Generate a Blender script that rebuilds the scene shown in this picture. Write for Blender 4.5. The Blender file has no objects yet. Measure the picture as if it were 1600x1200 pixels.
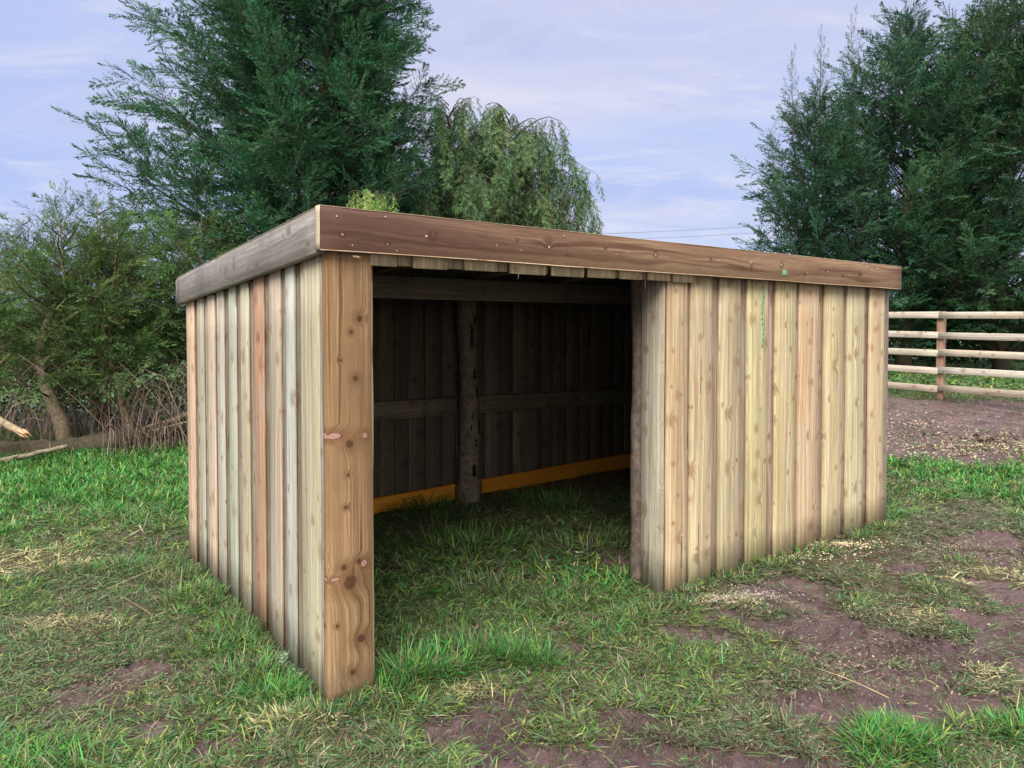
import bpy, math, random
import numpy as np
R = math.radians
# ------------------------------------------------------------------ camera, sky, sun, exposure
scn = bpy.context.scene
C = scn.collection
cam_d = bpy.data.cameras.new("camera"); cam = bpy.data.objects.new("camera", cam_d); C.objects.link(cam)
CAMH = 1.6244
cam.location = (0, 0, CAMH); cam.rotation_euler = (R(90) - 0.0262, 0, 0)
cam_d.sensor_width = 36; cam_d.lens = 1123.45 / 1600 * 36; cam_d.shift_y = -60.6 / 1600
cam_d.clip_start = 0.05; cam_d.clip_end = 3000
scn.camera = cam
scn.render.engine = 'CYCLES'
scn.render.resolution_x = 1024; scn.render.resolution_y = 768
scn.view_settings.view_transform = 'Standard'; scn.view_settings.look = 'None'
scn.view_settings.exposure = 0.62; scn.view_settings.gamma = 1
scn.cycles.diffuse_bounces = 2; scn.cycles.max_bounces = 8

SUN_EL, SUN_AZ = R(46), R(192)      # azimuth measured from +Y towards +X
sd = bpy.data.lights.new("sun", 'SUN'); sun = bpy.data.objects.new("sun", sd); C.objects.link(sun)
sd.energy = 2.9; sd.angle = R(40); sd.color = (1.0, 0.955, 0.88)
dv = (math.sin(SUN_AZ) * math.cos(SUN_EL), math.cos(SUN_AZ) * math.cos(SUN_EL), math.sin(SUN_EL))
from mathutils import Vector, noise as mnoise
sun.rotation_euler = Vector(dv).to_track_quat('Z', 'Y').to_euler()

w = bpy.data.worlds.new("World"); scn.world = w; w.use_nodes = True
nt = w.node_tree

class NT:
    """tiny node helper"""
    def __init__(s, nt): s.t = nt; s.l = nt.links
    def n(s, typ, **kw):
        nd = s.t.nodes.new(typ)
        for k, v in kw.items(): setattr(nd, k, v)
        return nd
    def set(s, sock, v):
        if hasattr(v, 'is_output') or hasattr(v, 'node'): s.l.new(v, sock)
        else: sock.default_value = v
    def m(s, op, a, b=None, c=None, clamp=False):
        nd = s.n('ShaderNodeMath', operation=op, use_clamp=clamp)
        s.set(nd.inputs[0], a)
        if b is not None: s.set(nd.inputs[1], b)
        if c is not None: s.set(nd.inputs[2], c)
        return nd.outputs[0]
    def comb(s, x, y, z=0.0):
        nd = s.n('ShaderNodeCombineXYZ'); s.set(nd.inputs[0], x); s.set(nd.inputs[1], y); s.set(nd.inputs[2], z); return nd.outputs[0]
    def noise(s, vec, scale=1, detail=2, rough=.5, dist=0, out=0):
        nd = s.n('ShaderNodeTexNoise'); s.set(nd.inputs['Vector'], vec); nd.inputs['Scale'].default_value = scale
        nd.inputs['Detail'].default_value = detail; nd.inputs['Roughness'].default_value = rough
        nd.inputs['Distortion'].default_value = dist
        return nd.outputs[out]
    def mr(s, v, a, b, c=0., d=1., smooth=False):
        nd = s.n('ShaderNodeMapRange', interpolation_type='SMOOTHSTEP' if smooth else 'LINEAR')
        s.set(nd.inputs[0], v)
        for i, x in enumerate((a, b, c, d)): s.set(nd.inputs[i + 1], x)
        return nd.outputs[0]
    def mix(s, f, a, b, mode='MIX'):
        nd = s.n('ShaderNodeMix', data_type='RGBA', blend_type=mode)
        s.set(nd.inputs[0], f); s.set(nd.inputs[6], a if hasattr(a, 'node') else (*a, 1)); s.set(nd.inputs[7], b if hasattr(b, 'node') else (*b, 1))
        return nd.outputs[2]

h = NT(nt)
nt.nodes.clear()
tc = h.n('ShaderNodeTexCoord'); sep = h.n('ShaderNodeSeparateXYZ'); nt.links.new(tc.outputs['Generated'], sep.inputs[0])
X, Y, Z = sep.outputs
zz = h.m('MAXIMUM', Z, 0.0)
den = h.m('ADD', zz, 0.18)
px, py = h.m('DIVIDE', X, den), h.m('DIVIDE', Y, den)
cv = h.comb(h.m('MULTIPLY', px, 0.55), h.m('MULTIPLY', py, 0.95), 0.3)
n1 = h.noise(cv, 0.9, 6, .55, .5)
n2 = h.noise(h.comb(h.m('MULTIPLY', px, 0.3), py, 4.0), 1.6, 4, .55, .3)
n3 = h.noise(h.comb(px, py, 9.0), 0.45, 3, .5, .2)
blue = (0.43, 0.52, 0.81); lav = (0.52, 0.54, 0.74); pale = (0.66, 0.65, 0.76); grey = (0.38, 0.41, 0.66)
c = h.mix(h.mr(n1, .38, .62, smooth=True), blue, lav)
c = h.mix(h.mr(n2, .42, .74, 0., .85, True), c, pale)
side = h.mr(h.m('ADD', X, h.m('MULTIPLY', n3, .5)), -.35, .25, 1., 0., True)      # bluer bank to the left
c = h.mix(h.m('MULTIPLY', side, .65), c, (0.36, 0.46, 0.80))
c = h.mix(h.mr(n3, .52, .36, 0., .35, True), c, grey)
n4 = h.noise(h.comb(h.m('MULTIPLY', px, .8), h.m('MULTIPLY', py, 1.3), 2.), 3.2, 7, .62, .8)
c = h.mix(h.mr(n4, .50, .68, 0., .45, True), c, (0.70, 0.69, 0.79))
c = h.mix(h.mr(n4, .46, .32, 0., .35, True), c, (0.40, 0.44, 0.68))
hor = h.mr(Z, 0.0, 0.17, 1, 0, True)
c = h.mix(h.m('MULTIPLY', hor, .75), c, (0.46, 0.57, 0.86))
# overcast: the zenith and the half of the sky behind the photographer are brighter
gain = h.m('ADD', h.mr(Z, .45, .95, 0.83, 3.6, True), h.mr(Y, .1, -.7, 0., .5, True))
neutral = h.m('MAXIMUM', h.mr(Z, .42, .7, 0., .95, True), h.mr(Y, .25, -.2, 0, .95, True))
c = h.mix(neutral, c, (0.60, 0.58, 0.56))
sky = h.n('ShaderNodeTexSky', sky_type='NISHITA'); sky.sun_disc = False
sky.sun_elevation = SUN_EL; sky.sun_rotation = SUN_AZ
b1 = h.n('ShaderNodeBackground'); nt.links.new(c, b1.inputs[0]); nt.links.new(gain, b1.inputs[1])
b2 = h.n('ShaderNodeBackground'); nt.links.new(sky.outputs[0], b2.inputs[0]); b2.inputs[1].default_value = 0.05
mx = h.n('ShaderNodeMixShader'); mx.inputs[0].default_value = 0.12
nt.links.new(b1.outputs[0], mx.inputs[1]); nt.links.new(b2.outputs[0], mx.inputs[2])
out = h.n('ShaderNodeOutputWorld'); nt.links.new(mx.outputs[0], out.inputs[0])

# ------------------------------------------------------------------ helpers
rs = np.random.RandomState(7); random.seed(7)
def hsh(ix, iy, seed):
    n = (ix.astype(np.int64) * 374761393 + iy.astype(np.int64) * 668265263 + seed * 974711) & 0x7fffffff
    n = ((n ^ (n >> 13)) * 1274126177) & 0x7fffffff
    return ((n ^ (n >> 16)) & 0xffff) / 65535.0
def vnoise(x, y, seed=0):
    ix, iy = np.floor(x), np.floor(y); fx, fy = x - ix, y - iy
    fx = fx * fx * (3 - 2 * fx); fy = fy * fy * (3 - 2 * fy)
    a, b = hsh(ix, iy, seed), hsh(ix + 1, iy, seed); c_, d = hsh(ix, iy + 1, seed), hsh(ix + 1, iy + 1, seed)
    return (a * (1 - fx) + b * fx) * (1 - fy) + (c_ * (1 - fx) + d * fx) * fy
def fbm(x, y, sc, seed=0, oct=4):
    x = np.asarray(x, float); y = np.asarray(y, float)
    t = 0; a = 1; s = 0
    for i in range(oct):
        t = t + a * vnoise(x * sc + 17.3 * i, y * sc - 9.1 * i, seed + i); s += a; a *= .5; sc *= 2.03
    return t / s
def sst(a, b, x):
    t = np.clip((x - a) / (b - a), 0, 1); return t * t * (3 - 2 * t)

CX, CY, ANG = -.8035, 3.0726, .6325
U = np.array([math.cos(ANG), math.sin(ANG)]); V = np.array([-math.sin(ANG), math.cos(ANG)])
def local(x, y): dx, dy = x - CX, y - CY; return dx * U[0] + dy * U[1], dx * V[0] + dy * V[1]
def shed(s, t, z=0): return (CX + U[0] * s + V[0] * t, CY + U[1] * s + V[1] * t, z)
LEN, DEP = 4.8, 2.6

MUD = [(-1.85,3.16,.23,.12),(-1.80,3.36,.18,.09),(-1.48,2.86,.09,.07),(-1.10,2.77,.12,.08),(1.97,3.65,.49,.25),(1.73,3.95,.22,.13),
       (1.86,3.28,.22,.14),(.56,2.93,.30,.13),(.55,2.66,.42,.15),(-.15,2.84,.16,.14),(-.02,2.64,.15,.10),(3.64,5.41,.24,.2),(1.02,3.76,.18,.1),(.33,3.62,.16,.08),(4.2,5.2,.3,.15)]
LUSH = [(-4.8,7.9,2.2,1.9,1.),(-1.05,3.13,.2,.13,.8),(-.40,3.30,.27,.14,1.),(0.05,3.48,.2,.10,1.),(-1.40,3.75,.2,.25,.7),(-1.9,4.31,.2,.42,.6),
        (5.6,7.5,1.5,1.3,1.),(1.08,4.64,.25,.16,.8),(1.45,2.77,.22,.15,.9),(-1.82,2.66,.22,.12,.5),(2.05,2.85,.18,.17,.8),(-.53,4.89,.6,.6,.5),
        (.44,4.89,.6,.5,.5),(1.5,4.95,.3,.14,.8),(-3.6,5.6,.6,.8,.45),(-.91,2.95,.2,.08,.6),(3.4,6.3,.6,.3,.6),(.6,3.95,.5,.25,.3)]
STRAW = [(-.85,2.92,.22,.07),(1.38,4.25,.2,.1),(2.27,4.05,.12,.07),(2.23,3.34,.12,.08),(-3.3,5.0,.4,.25),(-.2,3.15,.1,.06),(-2.3,3.9,.3,.1),(3.2,4.6,.5,.2)]
def blobs(x, y, L, edge=.35, ns=3.2, seed=5):
    n = (fbm(x, y, ns, seed, 4) - .5) * 2.0 + (fbm(x, y, ns * 3.1, seed + 9, 3) - .5) * 1.0
    v = np.zeros_like(x)
    for b in L:
        d = np.sqrt(((x - b[0]) / b[2]) ** 2 + ((y - b[1]) / b[3]) ** 2)
        a = b[4] if len(b) > 4 else 1.
        v = np.maximum(v, a * sst(1 + edge, 1 - edge, d + n * .9))
    return v
def mudmask(x, y):
    m = blobs(x, y, MUD, .28, 4.5)
    far = sst(.5, 1.2, x) * sst(4.0, 4.4, x + y * 0) * sst(7.9, 8.5, y + (fbm(x, y, .8, 31) - .5) * 1.3) * sst(12.2, 11.4, y + .25 * (x - 6))
    gen = sst(.48, .64, fbm(x, y, 2.3, 77, 4)) * .85 * sst(-1.8, 0.3, x + (y - 3) * .2) * sst(6.0, 4.6, y)
    s_, t_ = local(x, y); gen = gen * np.where((s_ > 0) & (s_ < 2.2) & (t_ > -.35), .15, 1)
    return np.clip(np.maximum(np.maximum(m, far * .97), gen), 0, 1)
def gz(x, y):
    x = np.asarray(x, float); y = np.asarray(y, float)
    wr = sst(1.5, 5, x)
    z = .47 * sst(6.2, 11.8, y) * wr + .12 * sst(6.5, 9.5, y) * (1 - wr) + np.maximum(y - 12, 0) * .012
    s, t = local(x, y)
    z = z - .05 * np.exp(-((s + .1) ** 2 + (t - 2.6) ** 2) / .5)
    ins = sst(.05, .5, s) * sst(4.8, 4.4, s)
    z = z + .075 * np.exp(-((t - 2.45) / .55) ** 2) * ins
    z = z + .05 * (fbm(x, y, .7, 3, 3) - .5) + .03 * (fbm(x, y, 2.6, 9, 3) - .5)
    return z

def link(o): C.objects.link(o); return o
def mesh_obj(name, co, quads=None, tris=None, mat=None, parent=None, tint=None, uv=None, smooth=False, extra=None, colname='tint'):
    me = bpy.data.meshes.new(name)
    co = np.ascontiguousarray(co, dtype=np.float32)
    fq = np.zeros((0, 4), int) if quads is None else np.asarray(quads, int).reshape(-1, 4)
    ft = np.zeros((0, 3), int) if tris is None else np.asarray(tris, int).reshape(-1, 3)
    loops = np.concatenate([fq.ravel(), ft.ravel()]).astype(np.int32)
    starts = np.concatenate([np.arange(len(fq)) * 4, len(fq) * 4 + np.arange(len(ft)) * 3]).astype(np.int32)
    me.vertices.add(len(co)); me.vertices.foreach_set('co', co.ravel())
    me.loops.add(len(loops)); me.loops.foreach_set('vertex_index', loops)
    me.polygons.add(len(starts)); me.polygons.foreach_set('loop_start', starts)
    if smooth: me.polygons.foreach_set('use_smooth', np.ones(len(starts), bool))
    me.update(calc_edges=True)
    if tint is not None:
        a = me.attributes.new(colname, 'FLOAT_COLOR', 'POINT')
        t4 = np.ones((len(co), 4), np.float32); t4[:, :3] = tint; a.data.foreach_set('color', t4.ravel())
    if uv is not None:
        l = me.uv_layers.new(name='UVMap'); l.data.foreach_set('uv', np.asarray(uv, np.float32)[loops].ravel())
    if extra is not None:
        a = me.attributes.new('mask', 'FLOAT', 'POINT'); a.data.foreach_set('value', np.asarray(extra, np.float32))
    if mat: me.materials.append(mat)
    o = link(bpy.data.objects.new(name, me))
    if parent: o.parent = parent
    return o
class MB:
    def __init__(s): s.v = []; s.q = []; s.t = []; s.c = []; s.uv = []; s.n = 0
    def add(s, v, q=None, t=None, c=(.5, .5, .5), uv=None):
        v = np.asarray(v, float)
        if q is not None and len(q): s.q.append(np.asarray(q, int) + s.n)
        if t is not None and len(t): s.t.append(np.asarray(t, int) + s.n)
        s.v.append(v); s.c.append(np.broadcast_to(np.asarray(c, float), (len(v), 3)))
        s.uv.append(np.zeros((len(v), 2)) if uv is None else np.asarray(uv, float)); s.n += len(v)
    def build(s, name, mat, parent=None, smooth=False):
        return mesh_obj(name, np.concatenate(s.v), np.concatenate(s.q) if s.q else None, np.concatenate(s.t) if s.t else None,
                        mat, parent, np.concatenate(s.c), np.concatenate(s.uv), smooth)
    def board(s, o, a, b, c, W, T, L, tint, bev=.003, wob=.0012, seg=None, voff=None, bevr=None):
        """board with chamfered long edges: a = width dir, b = thickness dir, c = length dir"""
        o, a, b, c = [np.array(q, float) for q in (o, a, b, c)]
        seg = seg or max(2, int(L / .25)); voff = random.uniform(0, 60) if voff is None else voff
        uo = random.uniform(0, 40) if voff >= 0 else 0
        if voff < 0: voff = 0
        br = bevr or bev
        P = [(bev, 0), (W - br, 0), (W, br), (W, T - bev), (W - bev, T), (bev, T), (0, T - bev), (0, bev)]
        if np.dot(np.cross(a, b), c) < 0: P = P[::-1]
        vs, uvs = [], []
        ph = random.uniform(0, 100)
        for i in range(seg + 1):
            k = L * i / seg
            dw = (mnoise.noise((ph, k * 1.7, 0)) * wob * 2); dt = mnoise.noise((ph, k * 1.3, 9)) * wob
            for (pw, pt) in P:
                e = mnoise.noise((ph + pw * 9, k * 5, pt * 30)) * wob
                vs.append(o + a * (pw + dw + e) + b * (pt + dt) + c * k); uvs.append((pw + pt + uo, k + voff))
        q = [(i * 8 + j, i * 8 + (j + 1) % 8, (i + 1) * 8 + (j + 1) % 8, (i + 1) * 8 + j) for i in range(seg) for j in range(8)]
        n = seg * 8
        q += [(3, 2, 1, 0), (7, 6, 5, 4), (7, 4, 3, 0), (n, n + 1, n + 2, n + 3), (n + 4, n + 5, n + 6, n + 7), (n, n + 3, n + 4, n + 7)]
        s.add(vs, q, None, tint, uvs)
    def tube(s, pts, rad, sides=6, tint=(.5, .5, .5), cap=True, rough=0., seed=0):
        pts = np.asarray(pts, float); n = len(pts)
        rad = np.broadcast_to(np.asarray(rad, float), (n,))
        tg = np.gradient(pts, axis=0); tg /= np.linalg.norm(tg, axis=1)[:, None] + 1e-9
        ref = np.array([0, 0, 1.]) if abs(tg[0][2]) < .9 else np.array([1., 0, 0])
        vs, uvs = [], []
        L = 0; vo = random.uniform(0, 50)
        x = np.cross(tg[0], ref); x /= np.linalg.norm(x)
        for i in range(n):
            x = x - tg[i] * np.dot(x, tg[i]); x /= np.linalg.norm(x) + 1e-9
            y = np.cross(tg[i], x)
            if i: L += np.linalg.norm(pts[i] - pts[i - 1])
            for j in range(sides):
                an = 2 * math.pi * j / sides
                r = rad[i] * (1 + rough * mnoise.noise((math.cos(an) * 1.7 + seed, math.sin(an) * 1.7, L * 6 + seed)))
                vs.append(pts[i] + (x * math.cos(an) + y * math.sin(an)) * r); uvs.append((an * rad[0], L + vo))
        q = [(i * sides + j, i * sides + (j + 1) % sides, (i + 1) * sides + (j + 1) % sides, (i + 1) * sides + j) for i in range(n - 1) for j in range(sides)]
        t = []
        if cap:
            vs += [pts[0], pts[-1]]; uvs += [(0, 0), (0, L)]
            a, b = n * sides, n * sides + 1; e = (n - 1) * sides
            t = [(a, (j + 1) % sides, j) for j in range(sides)] + [(b, e + j, e + (j + 1) % sides) for j in range(sides)]
        s.add(vs, q, t, tint, uvs)

def empty(name, loc=(0, 0, 0), rz=0):
    o = link(bpy.data.objects.new(name, None)); o.location = loc; o.rotation_euler = (0, 0, rz); o.empty_display_size = .2; return o
def tag(o, label=None, cat=None, group=None, kind=None):
    if label: o['label'] = label
    if cat: o['category'] = cat
    if group: o['group'] = group
    if kind: o['kind'] = kind
    return o

# ------------------------------------------------------------------ materials
def new_mat(name):
    m = bpy.data.materials.new(name); m.use_nodes = True; m.node_tree.nodes.clear()
    hh = NT(m.node_tree); o = hh.n('ShaderNodeOutputMaterial'); return m, hh, o
def wood(name, knots=None, auto=True, grainf=60, contrast=.55, dark=(.42, .30, .22), knotcol=(.13, .065, .035), weather=.35,
         weathercol=(.30, .31, .25), ring=.05, rough=.72, bump=.25, splash=0., dirt=.0, sap=0.):
    m, k, o = new_mat(name)
    uv = k.n('ShaderNodeUVMap'); sp = k.n('ShaderNodeSeparateXYZ'); k.l.new(uv.outputs[0], sp.inputs[0]); u, v = sp.outputs[0], sp.outputs[1]
    at = k.n('ShaderNodeAttribute'); at.attribute_name = 'tint'; tint = at.outputs[0]
    tcx = k.n('ShaderNodeTexCoord'); obj = tcx.outputs['Object']
    warp = k.m('MULTIPLY', k.m('SUBTRACT', k.noise(k.comb(k.m('MULTIPLY', u, 5.), k.m('MULTIPLY', v, .9)), 1, 2, .5), .5), ring)
    core = None; halo = None; pink = None
    if auto:
        vo = k.n('ShaderNodeTexVoronoi', voronoi_dimensions='2D'); vo.inputs['Scale'].default_value = 1.0
        kn = k.noise(k.comb(k.m('MULTIPLY', u, 38), k.m('MULTIPLY', v, 38)), 1, 3, .6, out=1); ks = k.n('ShaderNodeSeparateXYZ'); k.l.new(kn, ks.inputs[0])
        wv = k.comb(k.m('ADD', k.m('MULTIPLY', u, 6.5), k.m('MULTIPLY', ks.outputs[0], .09)), k.m('ADD', k.m('MULTIPLY', v, 5.6), k.m('MULTIPLY', ks.outputs[1], .11))); k.l.new(wv, vo.inputs['Vector'])
        sc = k.n('ShaderNodeSeparateXYZ'); k.l.new(vo.outputs['Color'], sc.inputs[0])
        gate = k.mr(sc.outputs[0], .22, .24)
        rr = k.m('MULTIPLY', k.m('POWER', sc.outputs[1], 1.7), .10); rr = k.m('ADD', rr, .03)
        d = vo.outputs['Distance']
        core = k.m('MULTIPLY', k.m('SUBTRACT', 1, k.m('DIVIDE', d, rr), clamp=True), gate)
        core = k.mr(core, .0, .35, 0, 1, True)
        halo = k.m('MULTIPLY', k.mr(d, k.m('MULTIPLY', rr, 3.6), .02, 0, 1, True), gate)
        warp = k.m('ADD', warp, k.m('MULTIPLY', halo, .036))
    for (a, b, r, kind) in (knots or []):
        dd = k.m('SQRT', k.m('ADD', k.m('POWER', k.m('MULTIPLY', k.m('SUBTRACT', u, a), 1.0 / r), 2.), k.m('POWER', k.m('MULTIPLY', k.m('SUBTRACT', v, b), (1.0 if kind != 's' else 2.6) / r), 2.)))
        dd = k.m('ADD', dd, k.m('MULTIPLY', k.m('SUBTRACT', k.noise(k.comb(k.m('MULTIPLY', u, 60.), k.m('MULTIPLY', v, 60.), a * 9), 1, 2), .5), .6))
        cc = k.mr(dd, 1.05, .6, 0, 1, True); hl = k.mr(dd, 3.6, .6, 0, 1, True)
        warp = k.m('ADD', warp, k.m('MULTIPLY', hl, r * 1.1))
        if kind in 'ps': pink = cc if pink is None else k.m('MAXIMUM', pink, cc)
        else: core = cc if core is None else k.m('MAXIMUM', core, cc)
        halo = hl if halo is None else k.m('MAXIMUM', halo, hl)
    ph = k.m('ADD', u, warp)
    g1 = k.noise(k.comb(k.m('MULTIPLY', ph, grainf), k.m('MULTIPLY', v, 1.1)), 1, 3, .55)
    g2 = k.noise(k.comb(k.m('MULTIPLY', ph, grainf * 6), k.m('MULTIPLY', v, 9)), 1, 2, .6)
    g0 = k.noise(k.comb(k.m('MULTIPLY', ph, grainf * .22), k.m('MULTIPLY', v, .6)), 1, 2, .5)
    f1 = k.mr(g1, .44, .60, 0, 1, True)
    f0 = k.mr(g0, .40, .62, 0, 1, True)
    g5 = k.noise(k.comb(k.m('MULTIPLY', ph, grainf * .5), k.m('MULTIPLY', v, .9), 4.), 1, 2, .5)
    dk = k.mix(1., tint, dark, 'MULTIPLY')
    dkk = k.mix(.5, dk, tint)
    col = k.mix(k.m('MULTIPLY', f1, contrast), tint, dkk)
    col = k.mix(k.m('MULTIPLY', f0, contrast * .7), col, dkk)
    col = k.mix(k.mr(g5, .56, .68, 0, .6 * contrast, True), col, dk)
    if auto:
        g6 = k.noise(k.comb(k.m('MULTIPLY', ph, 42), k.m('MULTIPLY', v, .45), 11.), 1, 3, .6); g7 = k.noise(k.comb(k.m('MULTIPLY', ph, 24), k.m('MULTIPLY', v, .35), 23.), 1, 2, .5)
        col = k.mix(k.mr(g6, .53, .60, 0, .55, True), col, k.mix(1., tint, (1.32, 1.36, 1.42), 'MULTIPLY'))
        col = k.mix(k.mr(g6, .46, .38, 0, .55, True), col, k.mix(1., tint, (.62, .56, .50), 'MULTIPLY'))
        col = k.mix(k.mr(g7, .56, .64, 0, .5, True), col, k.mix(1., tint, (.78, .86, .80), 'MULTIPLY'))
        col = k.mix(k.mr(g7, .42, .35, 0, .45, True), col, k.mix(1., tint, (1.08, .88, .76), 'MULTIPLY'))
    if halo is not None: col = k.mix(k.m('MULTIPLY', halo, .60), col, dk)
    if sap:
        sn = k.m('ADD', ph, k.m('MULTIPLY', k.m('SUBTRACT', k.noise(k.comb(k.m('MULTIPLY', u, 3), k.m('MULTIPLY', v, 1.1), 7.), 1, 2, .5), .5), .10))
        col = k.mix(k.mr(sn, sap, sap - .012, 0, .75, True), col, k.mix(1., tint, (1.65, 1.75, 1.75), 'MULTIPLY'))
        col = k.mix(k.mr(sn, sap + .025, sap + .004, 0, .35, True), col, k.mix(1., tint, (.55, .45, .45), 'MULTIPLY'))
    fine = k.mr(g2, .3, .75, 1.18, .68)
    fc = k.comb(fine, fine, fine); col = k.mix(1., col, fc, 'MULTIPLY')
    wn = k.noise(obj, 2.3, 5, .62)
    col = k.mix(k.m('MULTIPLY', k.mr(wn, .42, .72, 0, 1, True), weather), col, weathercol)
    # fine vertical grime streaks and specks
    sp2 = k.noise(k.comb(k.m('MULTIPLY', u, 30), k.m('MULTIPLY', v, 14)), 1, 4, .7)
    col = k.mix(k.mr(sp2, .62, .78, 0, .55 + dirt, True), col, (.10, .08, .06))
    if splash > 0:
        so = k.n('ShaderNodeSeparateXYZ'); k.l.new(obj, so.inputs[0])
        zn = k.m('ADD', so.outputs[2], k.m('MULTIPLY', k.m('SUBTRACT', k.noise(k.comb(k.m('MULTIPLY', u, 34), k.m('MULTIPLY', v, 5)), 1, 5, .7), .5), .9))
        col = k.mix(k.mr(zn, .20, .04, 0, splash, True), col, (.11, .085, .06))
    if core is not None:
        rings = k.noise(k.comb(k.m('MULTIPLY', core, 5.), v), 1, 1)
        kc = knotcol if not auto else k.mix(k.mr(core, .55, .9), knotcol, k.mix(1., tint, (.62, .50, .42), 'MULTIPLY'))
        col = k.mix(k.m('MULTIPLY', core, .85), col, kc)
    if pink is not None: col = k.mix(k.mr(pink, .05, .4), col, (.07, .03, .02)); col = k.mix(k.mr(pink, .45, .75), col, (.38, .21, .165))
    bs = k.n('ShaderNodeBsdfPrincipled'); k.l.new(col, bs.inputs['Base Color']); bs.inputs['Roughness'].default_value = rough
    bs.inputs['Specular IOR Level'].default_value = .25
    hgt = k.m('ADD', k.m('MULTIPLY', g1, -.6), k.m('MULTIPLY', g2, -.35))
    if core is not None: hgt = k.m('ADD', hgt, k.m('MULTIPLY', core, .5))
    bp = k.n('ShaderNodeBump'); bp.inputs['Strength'].default_value = bump; bp.inputs['Distance'].default_value = .004
    k.l.new(hgt, bp.inputs['Height']); k.l.new(bp.outputs[0], bs.inputs['Normal']); k.l.new(bs.outputs[0], o.inputs[0])
    return m
def attr_mat(name, rough=.7, transl=0., nz=0., nscale=30, attr='tint', spec=.2, bump=0.):
    m, k, o = new_mat(name)
    at = k.n('ShaderNodeAttribute'); at.attribute_name = attr; col = at.outputs[0]
    tcx = k.n('ShaderNodeTexCoord')
    if nz or bump: nn = k.noise(tcx.outputs['Object'], nscale, 4, .6)
    if nz:
        f = k.mr(nn, .3, .7, 1 - nz, 1 + nz); col = k.mix(1., col, k.comb(f, f, f), 'MULTIPLY')
    bs = k.n('ShaderNodeBsdfPrincipled'); k.l.new(col, bs.inputs['Base Color']); bs.inputs['Roughness'].default_value = rough
    bs.inputs['Specular IOR Level'].default_value = spec
    if bump:
        bp = k.n('ShaderNodeBump'); bp.inputs['Strength'].default_value = bump; bp.inputs['Distance'].default_value = .01
        k.l.new(nn, bp.inputs['Height']); k.l.new(bp.outputs[0], bs.inputs['Normal'])
    if transl:
        tr = k.n('ShaderNodeBsdfTranslucent'); k.l.new(col, tr.inputs[0]); ms = k.n('ShaderNodeMixShader'); ms.inputs[0].default_value = transl
        k.l.new(bs.outputs[0], ms.inputs[1]); k.l.new(tr.outputs[0], ms.inputs[2]); k.l.new(ms.outputs[0], o.inputs[0])
    else: k.l.new(bs.outputs[0], o.inputs[0])
    return m
def flat_mat(name, col, rough=.6, metal=0, nz=.15, nscale=20, bump=0):
    m, k, o = new_mat(name)
    tcx = k.n('ShaderNodeTexCoord'); nn = k.noise(tcx.outputs['Object'], nscale, 3, .6); f = k.mr(nn, .3, .7, 1 - nz, 1 + nz)
    c_ = k.mix(1., col, k.comb(f, f, f), 'MULTIPLY')
    bs = k.n('ShaderNodeBsdfPrincipled'); k.l.new(c_, bs.inputs['Base Color']); bs.inputs['Roughness'].default_value = rough; bs.inputs['Metallic'].default_value = metal
    k.l.new(bs.outputs[0], o.inputs[0]); return m

M_front = wood('front_cladding_wood', contrast=.85, weather=.25, weathercol=(.42, .40, .30), splash=.12, knotcol=(.17, .10, .06))
M_side = wood('side_cladding_wood', contrast=.95, weather=.35, weathercol=(.36, .35, .28), splash=.3, dirt=.1, knotcol=(.15, .085, .05))
M_inner = wood('inner_cladding_wood', contrast=.6, weather=.4, weathercol=(.07, .06, .052))  # weathercol and inner board tints darkened to carry the shelter's inside shade
FK = [(.10, .07, .007, 'p'), (.31, .045, .006, 'p'), (.54, .10, .013, 'd'), (1.22, .115, .014, 'd'), (1.02, .11, .006, 'd'), (1.62, .11, .006, 'd'),
      (2.02, .10, .010, 'p'), (2.52, .10, .007, 'd'), (2.93, .07, .010, 'd'), (3.27, .10, .011, 'd'), (3.55, .06, .008, 'd'), (3.82, .10, .009, 'd'), (4.05, .07, .008, 'd'), (4.30, .10, .014, 'd'), (4.42, .16, .010, 'p'), (1.35, .06, .005, 'd')]
M_fascia = wood('front_fascia_wood', knots=[(b, a, r, kk) for a, b, r, kk in FK], auto=False, grainf=60, contrast=1.4, dark=(.34, .22, .18), knotcol=(.10, .045, .03), weather=.22,
                weathercol=(.13, .065, .045), ring=.12, bump=.3, sap=.052)
M_gfascia = wood('weathered_fascia_wood', grainf=45, contrast=.8, dark=(.5, .5, .5), weather=.75, weathercol=(.14, .135, .135), knotcol=(.06, .055, .05), bump=.35)
CK = [(.030, 1.175, .042, 's'), (.172, 1.165, .016, 'p'), (.10, 1.135, .020, 'd'), (.09, 1.00, .008, 'd'), (.11, 1.62, .01, 'd'), (.15, 1.68, .016, 'd'), (.08, .86, .010, 'd'), (.10, .53, .036, 'd'), (.165, .60, .018, 'p'), (.03, .555, .024, 's'),
      (.07, .60, .016, 'd'), (.14, .615, .014, 'd'), (.15, .27, .022, 'd'), (.11, .13, .016, 'd'), (.13, 1.42, .014, 'd'), (.06, 1.50, .008, 'd'), (.04, .35, .008, 'd')]
M_corner = wood('corner_board_wood', knots=CK, auto=False, grainf=120, contrast=1.45, dark=(.33, .22, .13), knotcol=(.07, .03, .015), weather=.6, weathercol=(.17, .095, .048), ring=.045, bump=.5, splash=.45)
M_fence = wood('fence_rail_wood', contrast=.35, weather=.35, weathercol=(.46, .42, .35))
M_kick = wood('kickboard_wood', contrast=.35, weather=.15, weathercol=(.5, .2, .04), auto=False)
M_pole = attr_mat('debarked_pole', .8, nz=.45, nscale=22, bump=.6)
M_bark = attr_mat('bark', .85, nz=.4, nscale=30, bump=.7)
M_twig = attr_mat('twigs', .8, nz=.2, nscale=15)
M_leaf = attr_mat('conifer_foliage', .65, transl=.18, attr='col', spec=.15)
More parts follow.
